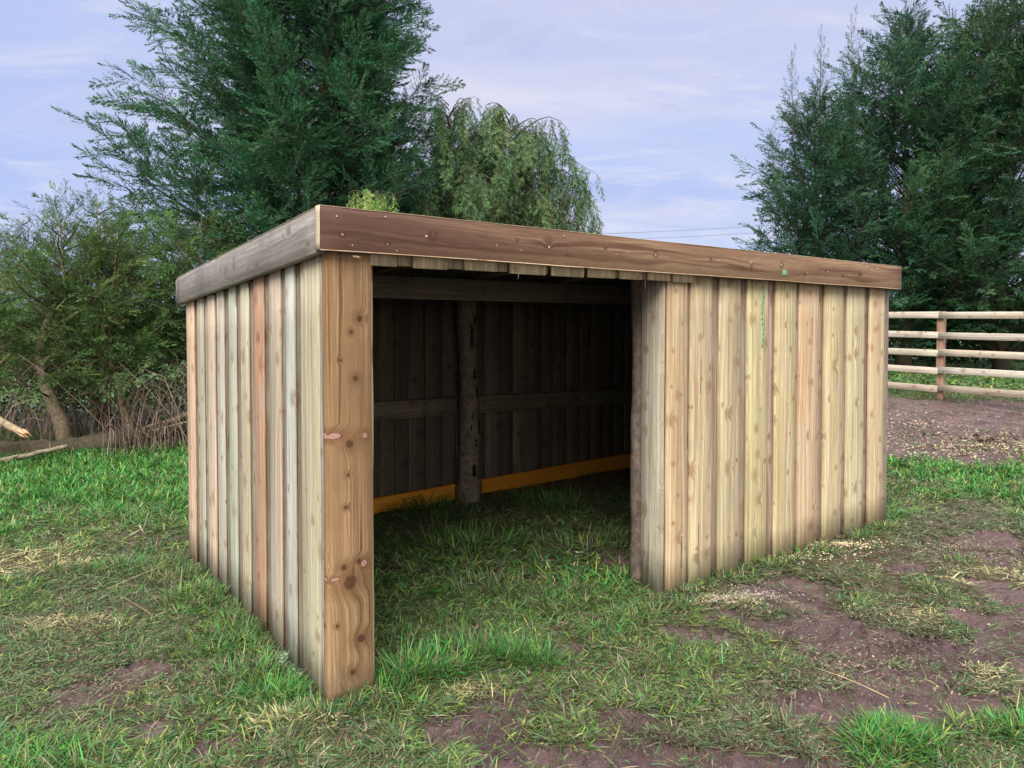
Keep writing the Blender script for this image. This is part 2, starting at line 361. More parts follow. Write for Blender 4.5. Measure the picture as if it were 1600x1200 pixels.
M_grass = attr_mat('grass_blades', .55, transl=.25, attr='col', spec=.22)
M_chip = attr_mat('shavings', .8, attr='col')
M_screw = flat_mat('zinc_screw', (.46, .43, .39), .45, .3)
M_green = flat_mat('green_marker', (.17, .36, .25), .8)
M_black = flat_mat('black_stamp', (.035, .02, .012), .8)
M_roof = flat_mat('roof_sheet', (.045, .045, .05), .7)
M_wire = flat_mat('cable', (.10, .10, .12), .6)

# ------------------------------------------------------------------ ground
def axis(a, b, st, far):
    mid = list(np.arange(a, b, st)); lo, hi = [], []; d = st; p = a
    while p > -far: d *= 1.09; p -= d; lo.append(p)
    d = st; p = b
    while p < far: d *= 1.09; p += d; hi.append(p)
    return np.array(lo[::-1] + mid + hi)
gx = axis(-3.2, 4.6, .02, 900); gy = axis(2.2, 6.4, .016, 900)
GX, GY = np.meshgrid(gx, gy)
fx, fy = GX.ravel(), GY.ravel()
mk = mudmask(fx, fy)
near = sst(40, 12, np.hypot(fx, fy))
clods = np.abs(fbm(fx, fy, 9, 51, 4) - .5) * 2
hoof = sst(.50, .62, fbm(fx, fy, 6.0, 61, 2))
fz = gz(fx, fy) * 1.0 + near * ((.012 * (fbm(fx, fy, 14, 41, 3) - .5)) + mk * (-.020 + .075 * (clods - .3) - .030 * hoof + .045 * (fbm(fx, fy, 32, 44, 3) - .5)))
nx, ny = len(gx), len(gy)
idx = np.arange(nx * ny).reshape(ny, nx)
gq = np.stack([idx[:-1, :-1], idx[:-1, 1:], idx[1:, 1:], idx[1:, :-1]], -1).reshape(-1, 4)
m, k, o = new_mat('ground')
at = k.n('ShaderNodeAttribute'); at.attribute_name = 'mask'; tcx = k.n('ShaderNodeTexCoord'); ob = tcx.outputs['Object']
nA = k.noise(ob, 22, 6, .65); nB = k.noise(ob, 3, 4, .6); nC = k.noise(ob, 90, 4, .6); nD = k.noise(ob, .35, 3, .5)
mudc = k.mix(k.mr(nB, .3, .7), (.088, .054, .058), (.180, .113, .116)); mudc = k.mix(k.mr(nC, .5, .75, 0, .6), mudc, (.06, .040, .037))
mudc = k.mix(k.mr(nA, .62, .75, 0, .4), mudc, (.24, .17, .14))
thatch = k.mix(k.mr(nA, .35, .65), (.050, .038, .026), (.12, .088, .055)); thatch = k.mix(k.mr(nC, .5, .7, 0, .7), thatch, (.05, .055, .025))
farg = k.mix(k.mr(nD, .4, .6), (.05, .13, .03), (.08, .17, .04))
spo = k.n('ShaderNodeSeparateXYZ'); k.l.new(ob, spo.inputs[0])
thatch = k.mix(k.mr(spo.outputs[1], 12.5, 14), thatch, farg)
mf = k.mr(k.m('ADD', at.outputs['Fac'], k.m('MULTIPLY', k.m('SUBTRACT', nA, .5), .5)), .3, .6, 0, 1, True)
gc = k.mix(mf, thatch, mudc)
bs = k.n('ShaderNodeBsdfPrincipled'); k.l.new(gc, bs.inputs['Base Color']); k.l.new(k.mr(nB, .35, .65, .36, .7), bs.inputs['Roughness'])
bs.inputs['Specular IOR Level'].default_value = .35
bp = k.n('ShaderNodeBump'); bp.inputs['Strength'].default_value = 1.; bp.inputs['Distance'].default_value = .035
k.l.new(k.m('ADD', nA, k.m('MULTIPLY', nC, .4)), bp.inputs['Height']); k.l.new(bp.outputs[0], bs.inputs['Normal']); k.l.new(bs.outputs[0], o.inputs[0])
ground = mesh_obj('ground', np.stack([fx, fy, fz], 1), gq, None, m, smooth=True, extra=mk)
tag(ground, kind='structure')

# ------------------------------------------------------------------ grass
def palette(n, L, st, rng, blueish=None):
    dull = np.array([.092, .125, .056]); dead = np.array([.185, .155, .105]); green = np.array([.062, .185, .038]); viv = np.array([.050, .30, .050]); blu = np.array([.085, .175, .105]); yel = np.array([.17, .23, .045]); pal = np.array([.33, .30, .16])
    r = rng.rand(n)
    L2 = np.clip(L + (rng.rand(n) - .5) * .6, 0, 1)[:, None]
    c_ = dull * (1 - L2) + green * L2
    c_ = np.where(L2 > .8, c_ * .55 + viv * .45, c_)
    brn = np.array([.115, .075, .045]); c_ = np.where((rng.rand(n) < .22 * (1 - L))[:, None], brn, c_)
    m_ = (r < (.22 * (1 - L) + .03))[:, None]; c_ = np.where(m_, dead, c_)
    m_ = ((r > .80) & (L > .35))[:, None]; c_ = np.where(m_, yel, c_)
    m_ = ((r > .62) & (r < .80))[:, None]; c_ = np.where(m_, c_ * .5 + blu * .5, c_)
    m_ = (rng.rand(n) < st * .75 + .03)[:, None]; c_ = np.where(m_, pal, c_)
    return c_ * (.45 + 1.25 * rng.rand(n) ** 1.5)[:, None] * 1.08
def blades(N, sampler, wmul, lenmul, seed):
    rng = np.random.RandomState(seed)
    x, y = sampler(rng, N)
    mk_ = mudmask(x, y); L = np.clip(.14 + .35 * (fbm(x, y, 1.6, 21, 4) - .5) * 2 + blobs(x, y, LUSH, .5, 2.5, 8), 0, 1)
    s_, t_ = local(x, y)
    inside = (s_ > .05) & (s_ < 4.75) & (t_ > .05) & (t_ < 2.5)
    L = np.where(inside, np.maximum(L, .55), L)
    L = np.where((s_ > .1) & (s_ < 2.1) & (t_ > -1.0) & (t_ < .1), np.maximum(L, .45), L)
    L = np.where(x < -1.0, np.maximum(L, .30 + .25 * sst(.45, .6, fbm(x, y, 1.2, 91, 3))), L)
    L = np.where((x < -2.4) & (y > 4.6), np.maximum(L, .30 + .6 * sst(5.0, 6.6, y)), L)
    L = np.where((x > 2) & (y > 5.9), np.maximum(L, .55 * sst(5.9, 6.9, y)), L)
    clump = fbm(x, y, 7, 25, 3)
    keep = rng.rand(N) < np.maximum(1 - mk_ * 1.1, .07) * (.14 + .55 * sst(.36, .60, clump) + .35 * L)
    # nothing grows through the wall boards
    wallz = ((np.abs(t_) < .03) & (s_ > -.03) & (s_ < .22)) | ((np.abs(t_ - .01) < .03) & (s_ > 2.15) & (s_ < 4.85)) | ((np.abs(s_ - .012) < .03) & (t_ > 0) & (t_ < 2.65)) | ((np.abs(t_ - 2.57) < .05) & (s_ > 0) & (s_ < 4.8)) | ((np.abs(s_ - 4.78) < .04) & (t_ > 0) & (t_ < 2.65))
    keep &= ~wallz
    x, y, L, s_, t_, inside = x[keep], y[keep], L[keep], s_[keep], t_[keep], inside[keep]; n = len(x)
    st = blobs(x, y, STRAW, .5, 6, 3)
    flow = fbm(x, y, 2.4, 33, 3) * 14 + fbm(x, y, 9, 35, 2) * 12
    az = flow + rng.randn(n) * 1.25
    lean0 = np.clip(rng.normal(1.38 - .60 * L * L, .22, n), .05, 1.54); bend = np.clip(rng.normal(.45, .3, n), -.2, 1.3)
    ln = (.030 + .055 * rng.rand(n) + .05 * L * rng.rand(n)) * lenmul * np.where(inside & (t_ > 1.6), .75, 1)
    wd = (.0014 + .0024 * rng.rand(n) ** 1.5) * wmul
    z0 = gz(x, y) - .006
    p = np.stack([x, y, z0], 1); hd = np.stack([np.cos(az), np.sin(az), 0 * az], 1)
    sdv = np.stack([-np.sin(az), np.cos(az), (rng.rand(n) - .5) * 1.2], 1); sdv /= np.linalg.norm(sdv, axis=1)[:, None]
    vs = []; cur = p; fr = [0, .38, .72, 1.0]; wf = [.8, 1., .7, 0]
    for i in range(4):
        if i:
            th = np.minimum(lean0 + bend * (i / 3.) ** 1.2, 1.62)[:, None]; dl = (ln * (fr[i] - fr[i - 1]))[:, None]
            cur = cur + (hd * np.sin(th) + np.array([0, 0, 1.]) * np.cos(th)) * dl
        if i < 3: vs += [cur - sdv * (wd * wf[i])[:, None], cur + sdv * (wd * wf[i])[:, None]]
        else: vs.append(cur)
    gr = gz(cur[:, 0], cur[:, 1]) + .002
    for j in range(2, 7): vs[j] = vs[j].copy(); vs[j][:, 2] = np.maximum(vs[j][:, 2], gr * .5 + z0 * .5 + .002 + .001 * j)
    v_ = np.stack(vs, 1)
    c0 = palette(n, L, st, rng)
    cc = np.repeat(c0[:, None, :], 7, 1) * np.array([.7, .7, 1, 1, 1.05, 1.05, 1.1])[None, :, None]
    b = (np.arange(n) * 7)[:, None]
    q = np.concatenate([b + np.array([0, 1, 3, 2]), b + np.array([2, 3, 5, 4])]); t = b + np.array([4, 5, 6])
    return v_.reshape(-1, 3), q, t, cc.reshape(-1, 3)
def samp_band(y0, y1, kx0, kx1, pw=1.0):
    def f(rng, N):
        y = y0 + (y1 - y0) * rng.rand(N) ** pw; return (kx0 + (kx1 - kx0) * rng.rand(N)) * y, y
    return f
parts = [blades(235000, samp_band(2.35, 4.4, -.80, .80), 1.0, 1.0, 1), blades(140000, samp_band(4.4, 7.0, -.80, .80), 1.5, 1.2, 2),
         blades(85000, samp_band(6.6, 10.2, -.80, -.35), 2.2, 1.25, 3), blades(60000, samp_band(6.8, 13.0, .48, .85), 2.2, 1.0, 4), blades(30000, samp_band(12.5, 26, .45, .9), 6, 1.9, 6)]
# long lush tufts
rt = np.random.RandomState(12)
def tuft(cx_, cy_, r, n, ln, seed, Lv=1.):
    rng = np.random.RandomState(seed); a = rng.rand(n) * 6.28; rr = r * np.sqrt(rng.rand(n)); x = cx_ + rr * np.cos(a); y = cy_ + rr * np.sin(a) * .7
    az = a + rng.randn(n) * .5; lean0 = rng.rand(n) * .9 + .15; bend = rng.rand(n) * 1.1; l = ln * (.5 + .7 * rng.rand(n)); wd = .0016 + .0014 * rng.rand(n)
    cur = np.stack([x, y, gz(x, y) - .005], 1); hd = np.stack([np.cos(az), np.sin(az), 0 * az], 1); sdv = np.stack([-np.sin(az), np.cos(az), rng.randn(n) * .3], 1)
    vs = []; fr = [0, .38, .72, 1.]; wf = [.8, 1, .7, 0]
    for i in range(4):
        if i:
            th = np.minimum(lean0 + bend * (i / 3.), 1.6)[:, None]; cur = cur + (hd * np.sin(th) + np.array([0, 0, 1.]) * np.cos(th)) * (l * (fr[i] - fr[i - 1]))[:, None]
        if i < 3: vs += [cur - sdv * (wd * wf[i])[:, None], cur + sdv * (wd * wf[i])[:, None]]
        else: vs.append(cur)
    b = (np.arange(n) * 7)[:, None]; q = np.concatenate([b + np.array([0, 1, 3, 2]), b + np.array([2, 3, 5, 4])]); t = b + np.array([4, 5, 6])
    c0 = palette(n, np.full(n, Lv), np.zeros(n), rng); return np.stack(vs, 1).reshape(-1, 3), q, t, np.repeat(c0, 7, 0)
for i, (a, b_, r, n, l, Lv) in enumerate([(-.48, 3.28, .12, 260, .17, 1), (-.30, 3.36, .16, 300, .15, .9), (-.58, 3.10, .14, 220, .12, .8), (.0, 3.47, .12, 240, .16, 1), (.12, 3.42, .12, 150, .14, .8), (-.18, 3.55, .15, 220, .13, .7),
      (-1.05, 3.12, .14, 200, .10, .9), (-1.2, 3.3, .14, 180, .11, .7), (-1.42, 3.75, .12, 150, .11, .5), (-1.55, 3.6, .15, 160, .12, .5), (1.05, 4.58, .13, 150, .11, .9), (1.28, 4.75, .14, 170, .10, .9), (1.5, 4.9, .15, 170, .10, .8), (1.45, 2.78, .16, 220, .09, .9),
      (2.05, 2.8, .15, 180, .09, .9), (-1.9, 4.2, .2, 240, .11, .4), (-2.2, 4.6, .2, 200, .11, .4), (-.9, 2.75, .15, 150, .09, .5), (-.75, 2.95, .13, 150, .10, .7), (-2.6, 4.9, .3, 300, .11, .8), (.4, 4.3, .25, 260, .10, .6), (-.1, 4.4, .3, 300, .12, .5), (-.3, 5.3, .4, 400, .16, .8), (-.65, 6.0, .35, 380, .2, .8), (.35, 6.35, .3, 300, .18, .8), (1.4, 6.6, .5, 350, .14, .8), (.6, 5.2, .4, 350, .12, .6)]):
    parts.append(tuft(a, b_, r, n, l, 100 + i, Lv))
for i in range(70):
    k_ = i % 2; s0 = 2.25 + 2.6 * rt.rand() ** 1.3 if k_ else -.07 - .05 * rt.rand(); t0 = -.06 - .05 * rt.rand() if k_ else 2.6 * rt.rand()
    p_ = shed(s0, t0); parts.append(tuft(p_[0], p_[1], .05 + .05 * rt.rand(), 38, .05 + .06 * rt.rand(), 900 + i, .45 + .5 * rt.rand()))
for i in range(170):
    y = 2.5 + 5.5 * rt.rand() ** 1.5; x = (rt.rand() * 1.5 - .75) * y
    if mudmask(np.array([x]), np.array([y]))[0] > .3: continue
    s_, t_ = local(x, y)
    if -.15 < s_ < .2 and -.1 < t_ < 2.7: continue
    if 2.0 < s_ < 5.0 and -.1 < t_ < .2: continue
    parts.append(tuft(x, y, .08 + .08 * rt.rand(), 60, .06 + .06 * rt.rand(), 400 + i, .25 + .5 * rt.rand()))
def join(parts):
    vo = 0; V_, Q_, T_, K_ = [], [], [], []
    for v_, q, t, c_ in parts: V_.append(v_); Q_.append(q + vo); T_.append(t + vo); K_.append(c_); vo += len(v_)
    return np.concatenate(V_), np.concatenate(Q_), np.concatenate(T_), np.concatenate(K_)
v_, q_, t_, c_ = join(parts)
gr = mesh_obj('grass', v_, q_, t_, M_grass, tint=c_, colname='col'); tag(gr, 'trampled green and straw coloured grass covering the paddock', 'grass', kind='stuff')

# loose shavings, straw and chippings
def flakes(name, spots, label, cat, seed):
    rng = np.random.RandomState(seed); V_, K_ = [], []
    for (cx_, cy_, rx, ry, n, size, col) in spots:
        a = rng.rand(n) * 6.28; r = np.abs(rng.randn(n)) * .6; x = cx_ + r * np.cos(a) * rx; y = cy_ + r * np.sin(a) * ry
        z = gz(x, y) + .006 + .012 * rng.rand(n); az = rng.rand(n) * 6.28; tl = rng.randn(n) * .5
        l = size * (.5 + rng.rand(n)); wd = l * (.25 + .4 * rng.rand(n))
        d = np.stack([np.cos(az), np.sin(az), tl * .6], 1); s2 = np.stack([-np.sin(az), np.cos(az), rng.randn(n) * .5], 1); p = np.stack([x, y, z], 1)
        for (i, j) in ((-1, -1), (1, -1), (1, 1), (-1, 1)): V_.append(p + d * (l * i * .5)[:, None] + s2 * (wd * j * .5)[:, None])
        v4 = np.stack(V_[-4:], 1); V_ = V_[:-4]; V_.append(v4.reshape(-1, 3))
        K_.append(np.repeat(np.array(col) * (.6 + .7 * rng.rand(n))[:, None], 4, 0))
    v_ = np.concatenate(V_); q = np.arange(len(v_)).reshape(-1, 4)
    o_ = mesh_obj(name, v_, q, None, M_chip, tint=np.concatenate(K_), colname='col'); tag(o_, label, cat, kind='stuff')
flakes('wood_shavings', [(1.25, 4.22, .24, .13, 420, .007, (.44, .40, .33)), (1.45, 4.30, .3, .13, 520, .0065, (.44, .40, .35)), (1.4, 4.3, .6, .3, 260, .006, (.44, .38, .3)), (2.4, 5.28, .4, .12, 800, .013, (.52, .40, .27)), (2.0, 5.0, .5, .15, 350, .012, (.5, .42, .28)), (-1.12, 3.44, .06, .10, 240, .007, (.42, .40, .36)),
        (-1.0, 3.3, .05, .08, 120, .007, (.42, .40, .36)), (1.2, 5.3, .6, .3, 130, .010, (.5, .5, .42)), (.5, 5.1, .8, .5, 80, .010, (.5, .5, .42)), (2.2, 3.95, .5, .2, 110, .009, (.4, .3, .2)), (1.9, 3.6, .5, .3, 60, .008, (.36, .26, .21))],
       'pale wood shavings scattered on the grass along the shelter', 'wood shavings', 5)
flakes('straw_litter', [(5.6, 8.6, 1.6, .3, 600, .020, (.42, .34, .2)), (4.6, 9.0, 1.0, .5, 500, .02, (.28, .21, .17)), (6.6, 8.5, .7, .25, 450, .03, (.44, .38, .17)), (5.5, 9.6, 1.8, .9, 900, .022, (.30, .23, .19)), (5.2, 8.3, 1.6, .5, 700, .02, (.36, .30, .2)), (5.9, 8.9, 1.2, .5, 500, .035, (.20, .15, .11))], 'yellow straw and bark chips strewn over the mud before the rail fence', 'straw litter', 6)
flakes('ground_litter', [(0.0, 3.4, 3.2, 1.2, 5200, .011, (.10, .075, .055)), (1.6, 3.4, 1.6, .9, 2200, .009, (.21, .16, .12)), (.6, 2.8, 1.2, .4, 1800, .009, (.07, .05, .04)), (2.0, 3.6, .9, .4, 1600, .010, (.08, .055, .05)), (-1.8, 3.2, .8, .5, 900, .009, (.17, .13, .10)), (3.2, 5.2, 1.6, .9, 1200, .010, (.24, .19, .13))],
       'specks of dead grass and crumbs of soil on the bare earth', 'ground litter', 15)
# dry stalks lying about
mb = MB()
for (x, y, L_, az, up, col) in [(1.62, 3.05, .33, 2.25, .02, (.45, .36, .2)), (-1.98, 4.25, .16, 1.5, 1.4, (.50, .45, .25)), (-2.5, 4.4, .35, .6, .25, (.35, .28, .15)), (-2.0, 3.95, .4, 2.5, .05, (.25, .2, .1)), (1.05, 4.12, .35, .25, .06, (.3, .2, .13)),
                                (-.03, 2.98, .06, 1.7, 1.3, (.4, .45, .12)), (-3.6, 4.9, .5, .3, .1, (.4, .33, .18)), (2.1, 2.95, .2, .9, .1, (.4, .3, .15)), (-1.6, 4.2, .2, 2.2, .1, (.3, .22, .12)), (-2.9, 5.6, .18, 1.2, 1.2, (.45, .45, .3))]:
    p = [np.array([x, y, float(gz(x, y)) + .02]) + np.array([math.cos(az) * math.cos(up), math.sin(az) * math.cos(up), math.sin(up)]) * L_ * t + np.array([0, 0, .01 * math.sin(t * 3)]) for t in (0, .33, .66, 1)]
    mb.tube(p, [.0025, .002, .002, .001], 4, col)
tag(mb.build('dry_stalks', M_twig), 'thin dry stalks lying loose on the trampled grass', 'stalks', kind='stuff')

# ------------------------------------------------------------------ the field shelter
sh = empty('field_shelter', (CX, CY, 0), ANG)
tag(sh, 'open-fronted timber field shelter with board cladding and a pent roof', 'field shelter')
ex, ey, ez = (1, 0, 0), (0, 1, 0), (0, 0, 1)
def rtint(base, var=.08): b = np.array(base) * (1 + random.uniform(-var, var)); return b * np.array([1 + random.uniform(-.03, .03), 1, 1 + random.uniform(-.06, .06)])
TAN, GRN, PNK, GRY, ORG = (.50, .385, .235), (.43, .385, .245), (.50, .345, .225), (.38, .355, .265), (.42, .225, .12)
def roofz(t): return 1.99 + (2.05 - 1.99) * 0 + (-.055 * t)        # underside of the eaves fascias
# right-hand front wall
mb = MB()
cov = [(2.165, 2.345), (2.378, 2.60), (2.66, 2.89), (2.955, 3.195), (3.275, 3.53), (3.565, 3.83), (3.895, 4.16), (4.218, 4.485), (4.555, 4.80)]
ft = [PNK, TAN, TAN, GRN, TAN, PNK, TAN, TAN, PNK]
ft = [(.62, .485, .33), (.59, .49, .34), (.56, .485, .34), (.60, .53, .36), (.58, .50, .35), (.60, .465, .335), (.60, .51, .36), (.56, .50, .36), (.60, .485, .35)]
for i, (a, b) in enumerate(cov):
    gzb = float(gz(*shed((a + b) / 2, 0)[:2]))
    mb.board((a, 0, gzb - .05 + random.uniform(-.01, .015)), ex, ey, ez, b - a - (.016 if i else 0), .020, 2.0 - gzb, rtint(np.array(ft[i]) * (1.0, .97, .86), .06), bev=.002)
for a in np.arange(2.26, 4.7, .305):
    mb.board((a, .022, -.03), ex, ey, ez, .195 if a < 4.5 else .2, .019, 2.0, rtint((.34, .265, .205), .15))  # recessed boards: browner wood, with groove shade put into the darker tint
for (s0, z0, L_, a) in [(2.497, 1.56, .36, .002), (2.475, 1.20, .22, .003), (2.30, .12, .2, 0), (3.72, 1.55, .14, 0), (2.46, .12, .25, 0)]:     # drying cracks
    mb.board((s0, -.0012, z0), ex, ey, (a * 2, 0, 1), .0035, .002, L_, (.03, .02, .015), bev=.0005, wob=.0015, seg=10)
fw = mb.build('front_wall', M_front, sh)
# green marker line (painted on the fourth board) and blot on the fascia
mb = MB()
for i in range(12):
    zz_ = 1.93 - i * .037; s0 = 3.112 + .006 * math.sin(i * .9)
    mb.board((s0, -.0045, zz_ - .038), ex, ey, ((.006 * (math.sin(i * .9) - math.sin((i + 1) * .9))) / -.04, 0, 1), (.014 if i % 3 else .010), .005, .038, (.2, .5, .3), bev=.0006, wob=.001, seg=3)
mk_ = mb.build('marker_line', M_green, fw); mk_['label'] = 'green painted line running down a front board'
# left return wall
mb = MB()
scov = [(.049, .280), (.336, .488), (.533, .735), (.800, .996), (1.068, 1.243), (1.314, 1.492), (1.575, 1.757), (1.79, 1.995), (2.076, 2.272), (2.342, 2.60)]
sct = [(.58, .53, .40), (.50, .53, .46), (.52, .45, .34), (.52, .33, .22), (.55, .52, .38), (.50, .54, .47), (.50, .50, .42), (.60, .49, .38), (.46, .45, .36), (.64, .49, .36)]
for i, (a, b) in enumerate(scov):
    a = a + (.034 if i else .004); ww = b - a
    gzb = float(gz(*shed(0, a + .1)[:2]))
    mb.board((0, a + ww, gzb - .03 + random.uniform(-.008, .02)), (0, -1, 0), ex, ez, ww, .0115, 1.97 - .06 * a - gzb, rtint(sct[i], .05), bev=.002)
for a in np.arange(.0, 2.5, .25):
    mb.board((.0135, a + .22, -.03), (0, -1, 0), ex, ez, .21, .019, 1.96 - .06 * a, rtint(random.choice([(.26, .215, .165), (.20, .16, .12), (.31, .26, .20), (.27, .20, .155)]), .15))  # under-boards: brown wood tones darkened to paint in the shade of the grooves
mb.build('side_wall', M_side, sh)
# back and far side walls
mb = MB(); mc = MB()
s0 = .03
while s0 < LEN - .05:
    ww = min(random.choice([.145, .16, .175]), LEN - .03 - s0)
    mb.board((s0, 2.545, -.03), ex, ey, ez, ww - .007, .019, 1.92, rtint(random.choice([(.15, .118, .085), (.19, .155, .115), (.11, .09, .07), (.16, .115, .08)]), .2)); s0 += ww  # inner boards tinted dark, standing in for shade under the roof
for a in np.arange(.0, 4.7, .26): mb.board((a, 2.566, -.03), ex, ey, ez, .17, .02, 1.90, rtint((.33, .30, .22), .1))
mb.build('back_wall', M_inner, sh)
for a in np.arange(.04, 2.4, .16): mc.board((4.757, a, -.03), ey, ex, ez, .153, .019, 1.98 - .06 * a, rtint((.09, .075, .06), .15))  # inside boards tinted far darker than the outer ones: interior shade as colour
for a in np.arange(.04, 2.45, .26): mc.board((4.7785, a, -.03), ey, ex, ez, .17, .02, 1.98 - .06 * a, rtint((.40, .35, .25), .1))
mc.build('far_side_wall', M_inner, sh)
# corner board with waney edge
mb = MB(); mb.board((-.001, .048, -.02), (0, -1, 0), ex, ez, .024, .03, 1.96, (.36, .35, .31), bev=.002); mb.build('edge_strip', M_side, sh)
mb = MB()
mb.board((0, -.030, -.02), ex, ey, ez, .207, .052, 1.985, (.385, .25, .135), bev=.003, voff=-1, bevr=.004, seg=30, wob=.0015)
cb = mb.build('corner_board', M_corner, sh)
mb = MB(); mb.board((.2085, -.012, -.015), (.82, .57, 0), (-.57, .82, 0), ez, .027, .03, 1.93, (.58, .43, .27), bev=.004, seg=40, wob=.004)
we = mb.build('waney_edge', M_front, cb)
# corner post behind it
mb = MB(); mb.board((.0445, .045, -.02), ex, ey, ez, .09, .09, 2.0, (.3, .25, .18)); mb.build('corner_post', M_inner, sh)
# jamb: grey reveal board plus the rough dark post behind it
mb = MB(); mb.board((2.142, .018, -.02), ey, ex, ez, .175, .022, 1.97, (.52, .48, .385), bev=.003); mb.build('jamb_board', M_side, sh)
mb = MB()
zs = np.linspace(-.05, 1.98, 40); mb.tube([(2.225 + .008 * math.sin(z * 5), .262 + .004 * math.sin(z * 3 + 1), z) for z in zs], [.072 + .004 * math.sin(z * 4.3) for z in zs], 14, (.15, .115, .095), rough=.14)
jp = mb.build('jamb_post', M_pole, sh, smooth=True)
# header boards
mb = MB()
for (a, b) in [(.151, .333), (.419, .600), (.695, .885), (.966, 1.195), (1.237, 1.462), (1.494, 1.694), (1.733, 1.912), (1.965, 2.150), (2.183, 2.378)]:
    mb.board((a, -.028, 1.893 + random.uniform(-.003, .003)), ex, ey, ez, b - a, .016, .14, rtint(random.choice([(.60, .48, .32), (.54, .46, .31), (.52, .45, .32)]), .06), seg=2)
a = .27
while a < 2.14:
    mb.board((a, -.011, 1.899), ex, ey, ez, .17, .013, .13, rtint((.38, .31, .22), .1), seg=2); a += .2605
mb.build('header_boards', M_front, sh)
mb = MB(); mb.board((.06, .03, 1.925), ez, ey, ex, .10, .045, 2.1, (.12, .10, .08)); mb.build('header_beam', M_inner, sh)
# fascias
mb = MB()
mb.board((-.045, -.073, 1.944), ez, ey, (1, 0, -.0026), .182, .04, 4.955, (.30, .165, .105), bev=.002, voff=-1, seg=40, wob=.0012)
ff = mb.build('front_fascia', M_fascia, sh)
xs_ = np.concatenate(mb.v)[:, 0]; tt_ = sst(-.2, 2.2, xs_)[:, None]; c4 = np.ones((len(xs_), 4), np.float32)
c4[:, :3] = np.array([.115, .060, .044]) * (1 - tt_) + np.array([.265, .17, .105]) * tt_; ff.data.attributes['tint'].data.foreach_set('color', c4.ravel())
mb = MB(); mb.board((-.044, -.0745, 2.1255), ez, ey, (1, 0, -.0026), .0025, .041, 4.95, (.58, .45, .30), bev=.0005, seg=30, wob=.0008)
mb.board((-.044, -.0745, 1.942), ez, ey, (1, 0, -.0026), .004, .0015, 4.95, (.62, .48, .32), bev=.0004, seg=30, wob=.0012)
mb.board((-.0465, -.0745, 1.943), ex, ey, ez, .0035, .0415, .184, (.60, .50, .38), bev=.0005, seg=6)
mb.build('sawn_edge', M_front, ff)
mb = MB(); slope = -.0545
mb.board((-.044, -.032, 1.931), ez, ex, (0, 1, slope), .190, .04, 2.715, (.27, .245, .225), bev=.004, seg=20, wob=.0018)
sf = mb.build('side_fascia', M_gfascia, sh)
mb = MB(); mb.board((-.043, -.03, 2.1225), ex, ez, (0, 1, slope), .038, .003, 2.71, (.42, .36, .28), bev=.0008, seg=14); mb.build('sawn_edge', M_front, sf)
mb = MB(); mb.board((4.87, -.032, 1.931), ez, ex, (0, 1, slope), .19, .039, 2.715, (.25, .2, .16), bev=.003); mb.build('far_side_fascia', M_gfascia, sh)
mb = MB(); mb.board((-.044, 2.684, 1.79), ez, ey, ex, .17, .035, 4.95, (.22, .2, .18), bev=.003); mb.build('back_fascia', M_gfascia, sh)
# screws in the fascia: (along, height above bottom)
mbs = [(.03, .155, .004), (.255, .175, .004), (.46, .10, .006), (.31, .02, .003), (.85, .085, .003), (1.18, .10, .006), (1.28, .17, .004), (1.75, .11, .004), (1.66, .09, .003), (2.07, .105, .003), (2.55, .11, .004), (2.88, .115, .006), (2.35, .1, .003), (3.22, .115, .006),
       (3.53, .08, .004), (3.80, .10, .004), (3.90, .04, .003), (4.10, .08, .004), (4.36, .165, .006), (4.52, .16, .006), (4.28, .12, .003), (3.37, .15, .004), (1.0, .07, .003), (.1, .03, .003), (4.80, .1, .003)]
sc0 = None
for (s0, z0, r) in mbs:
    if sc0 is None:
        m_ = MB(); m_.tube([(0, .002, 0), (0, -.0005, 0), (0, -.0016, 0)], [.0048, .0048, .003], 10, (.7, .7, .7)); sc0 = m_.build('screw_head', M_screw, ff); so = sc0
    else: so = sc0.copy(); C.objects.link(so); so.parent = ff
    so.location = (s0 - .0, -.0738, 1.942 - .0026 * s0 + z0 * .93); so.scale = (r / .0048,) * 3
m_ = MB(); m_.board((3.235, -.0752, 1.975), ex, ey, ez, .055, .0012, .034, (.2, .5, .3), bev=.0003, wob=.006, seg=5); pm = m_.build('paint_blot', M_green, ff); pm['label'] = 'small green paint blot on the fascia'
# splinters hanging
for (s0, z0, L_) in [(1.93, 1.93, .10), (1.01, 1.895, .035), (.055, 1.93, .02)]:
    m_ = MB(); m_.tube([(s0, -.032, z0), (s0 + .003, -.034, z0 - L_ * .5), (s0 - .002, -.033, z0 - L_)], [.0012, .001, .0005], 4, (.5, .4, .28)); m_.build('splinter', M_twig, sh)
m_ = MB()
for q in range(5): m_.tube([(.1 + q * .006, -.075, 1.925), (.11 + q * .008 + random.uniform(-.02, .02), -.085, 1.918 + random.uniform(-.012, .006))], [.0012, .0004], 3, (.6, .48, .3))
m_.build('splinter', M_twig, sh)
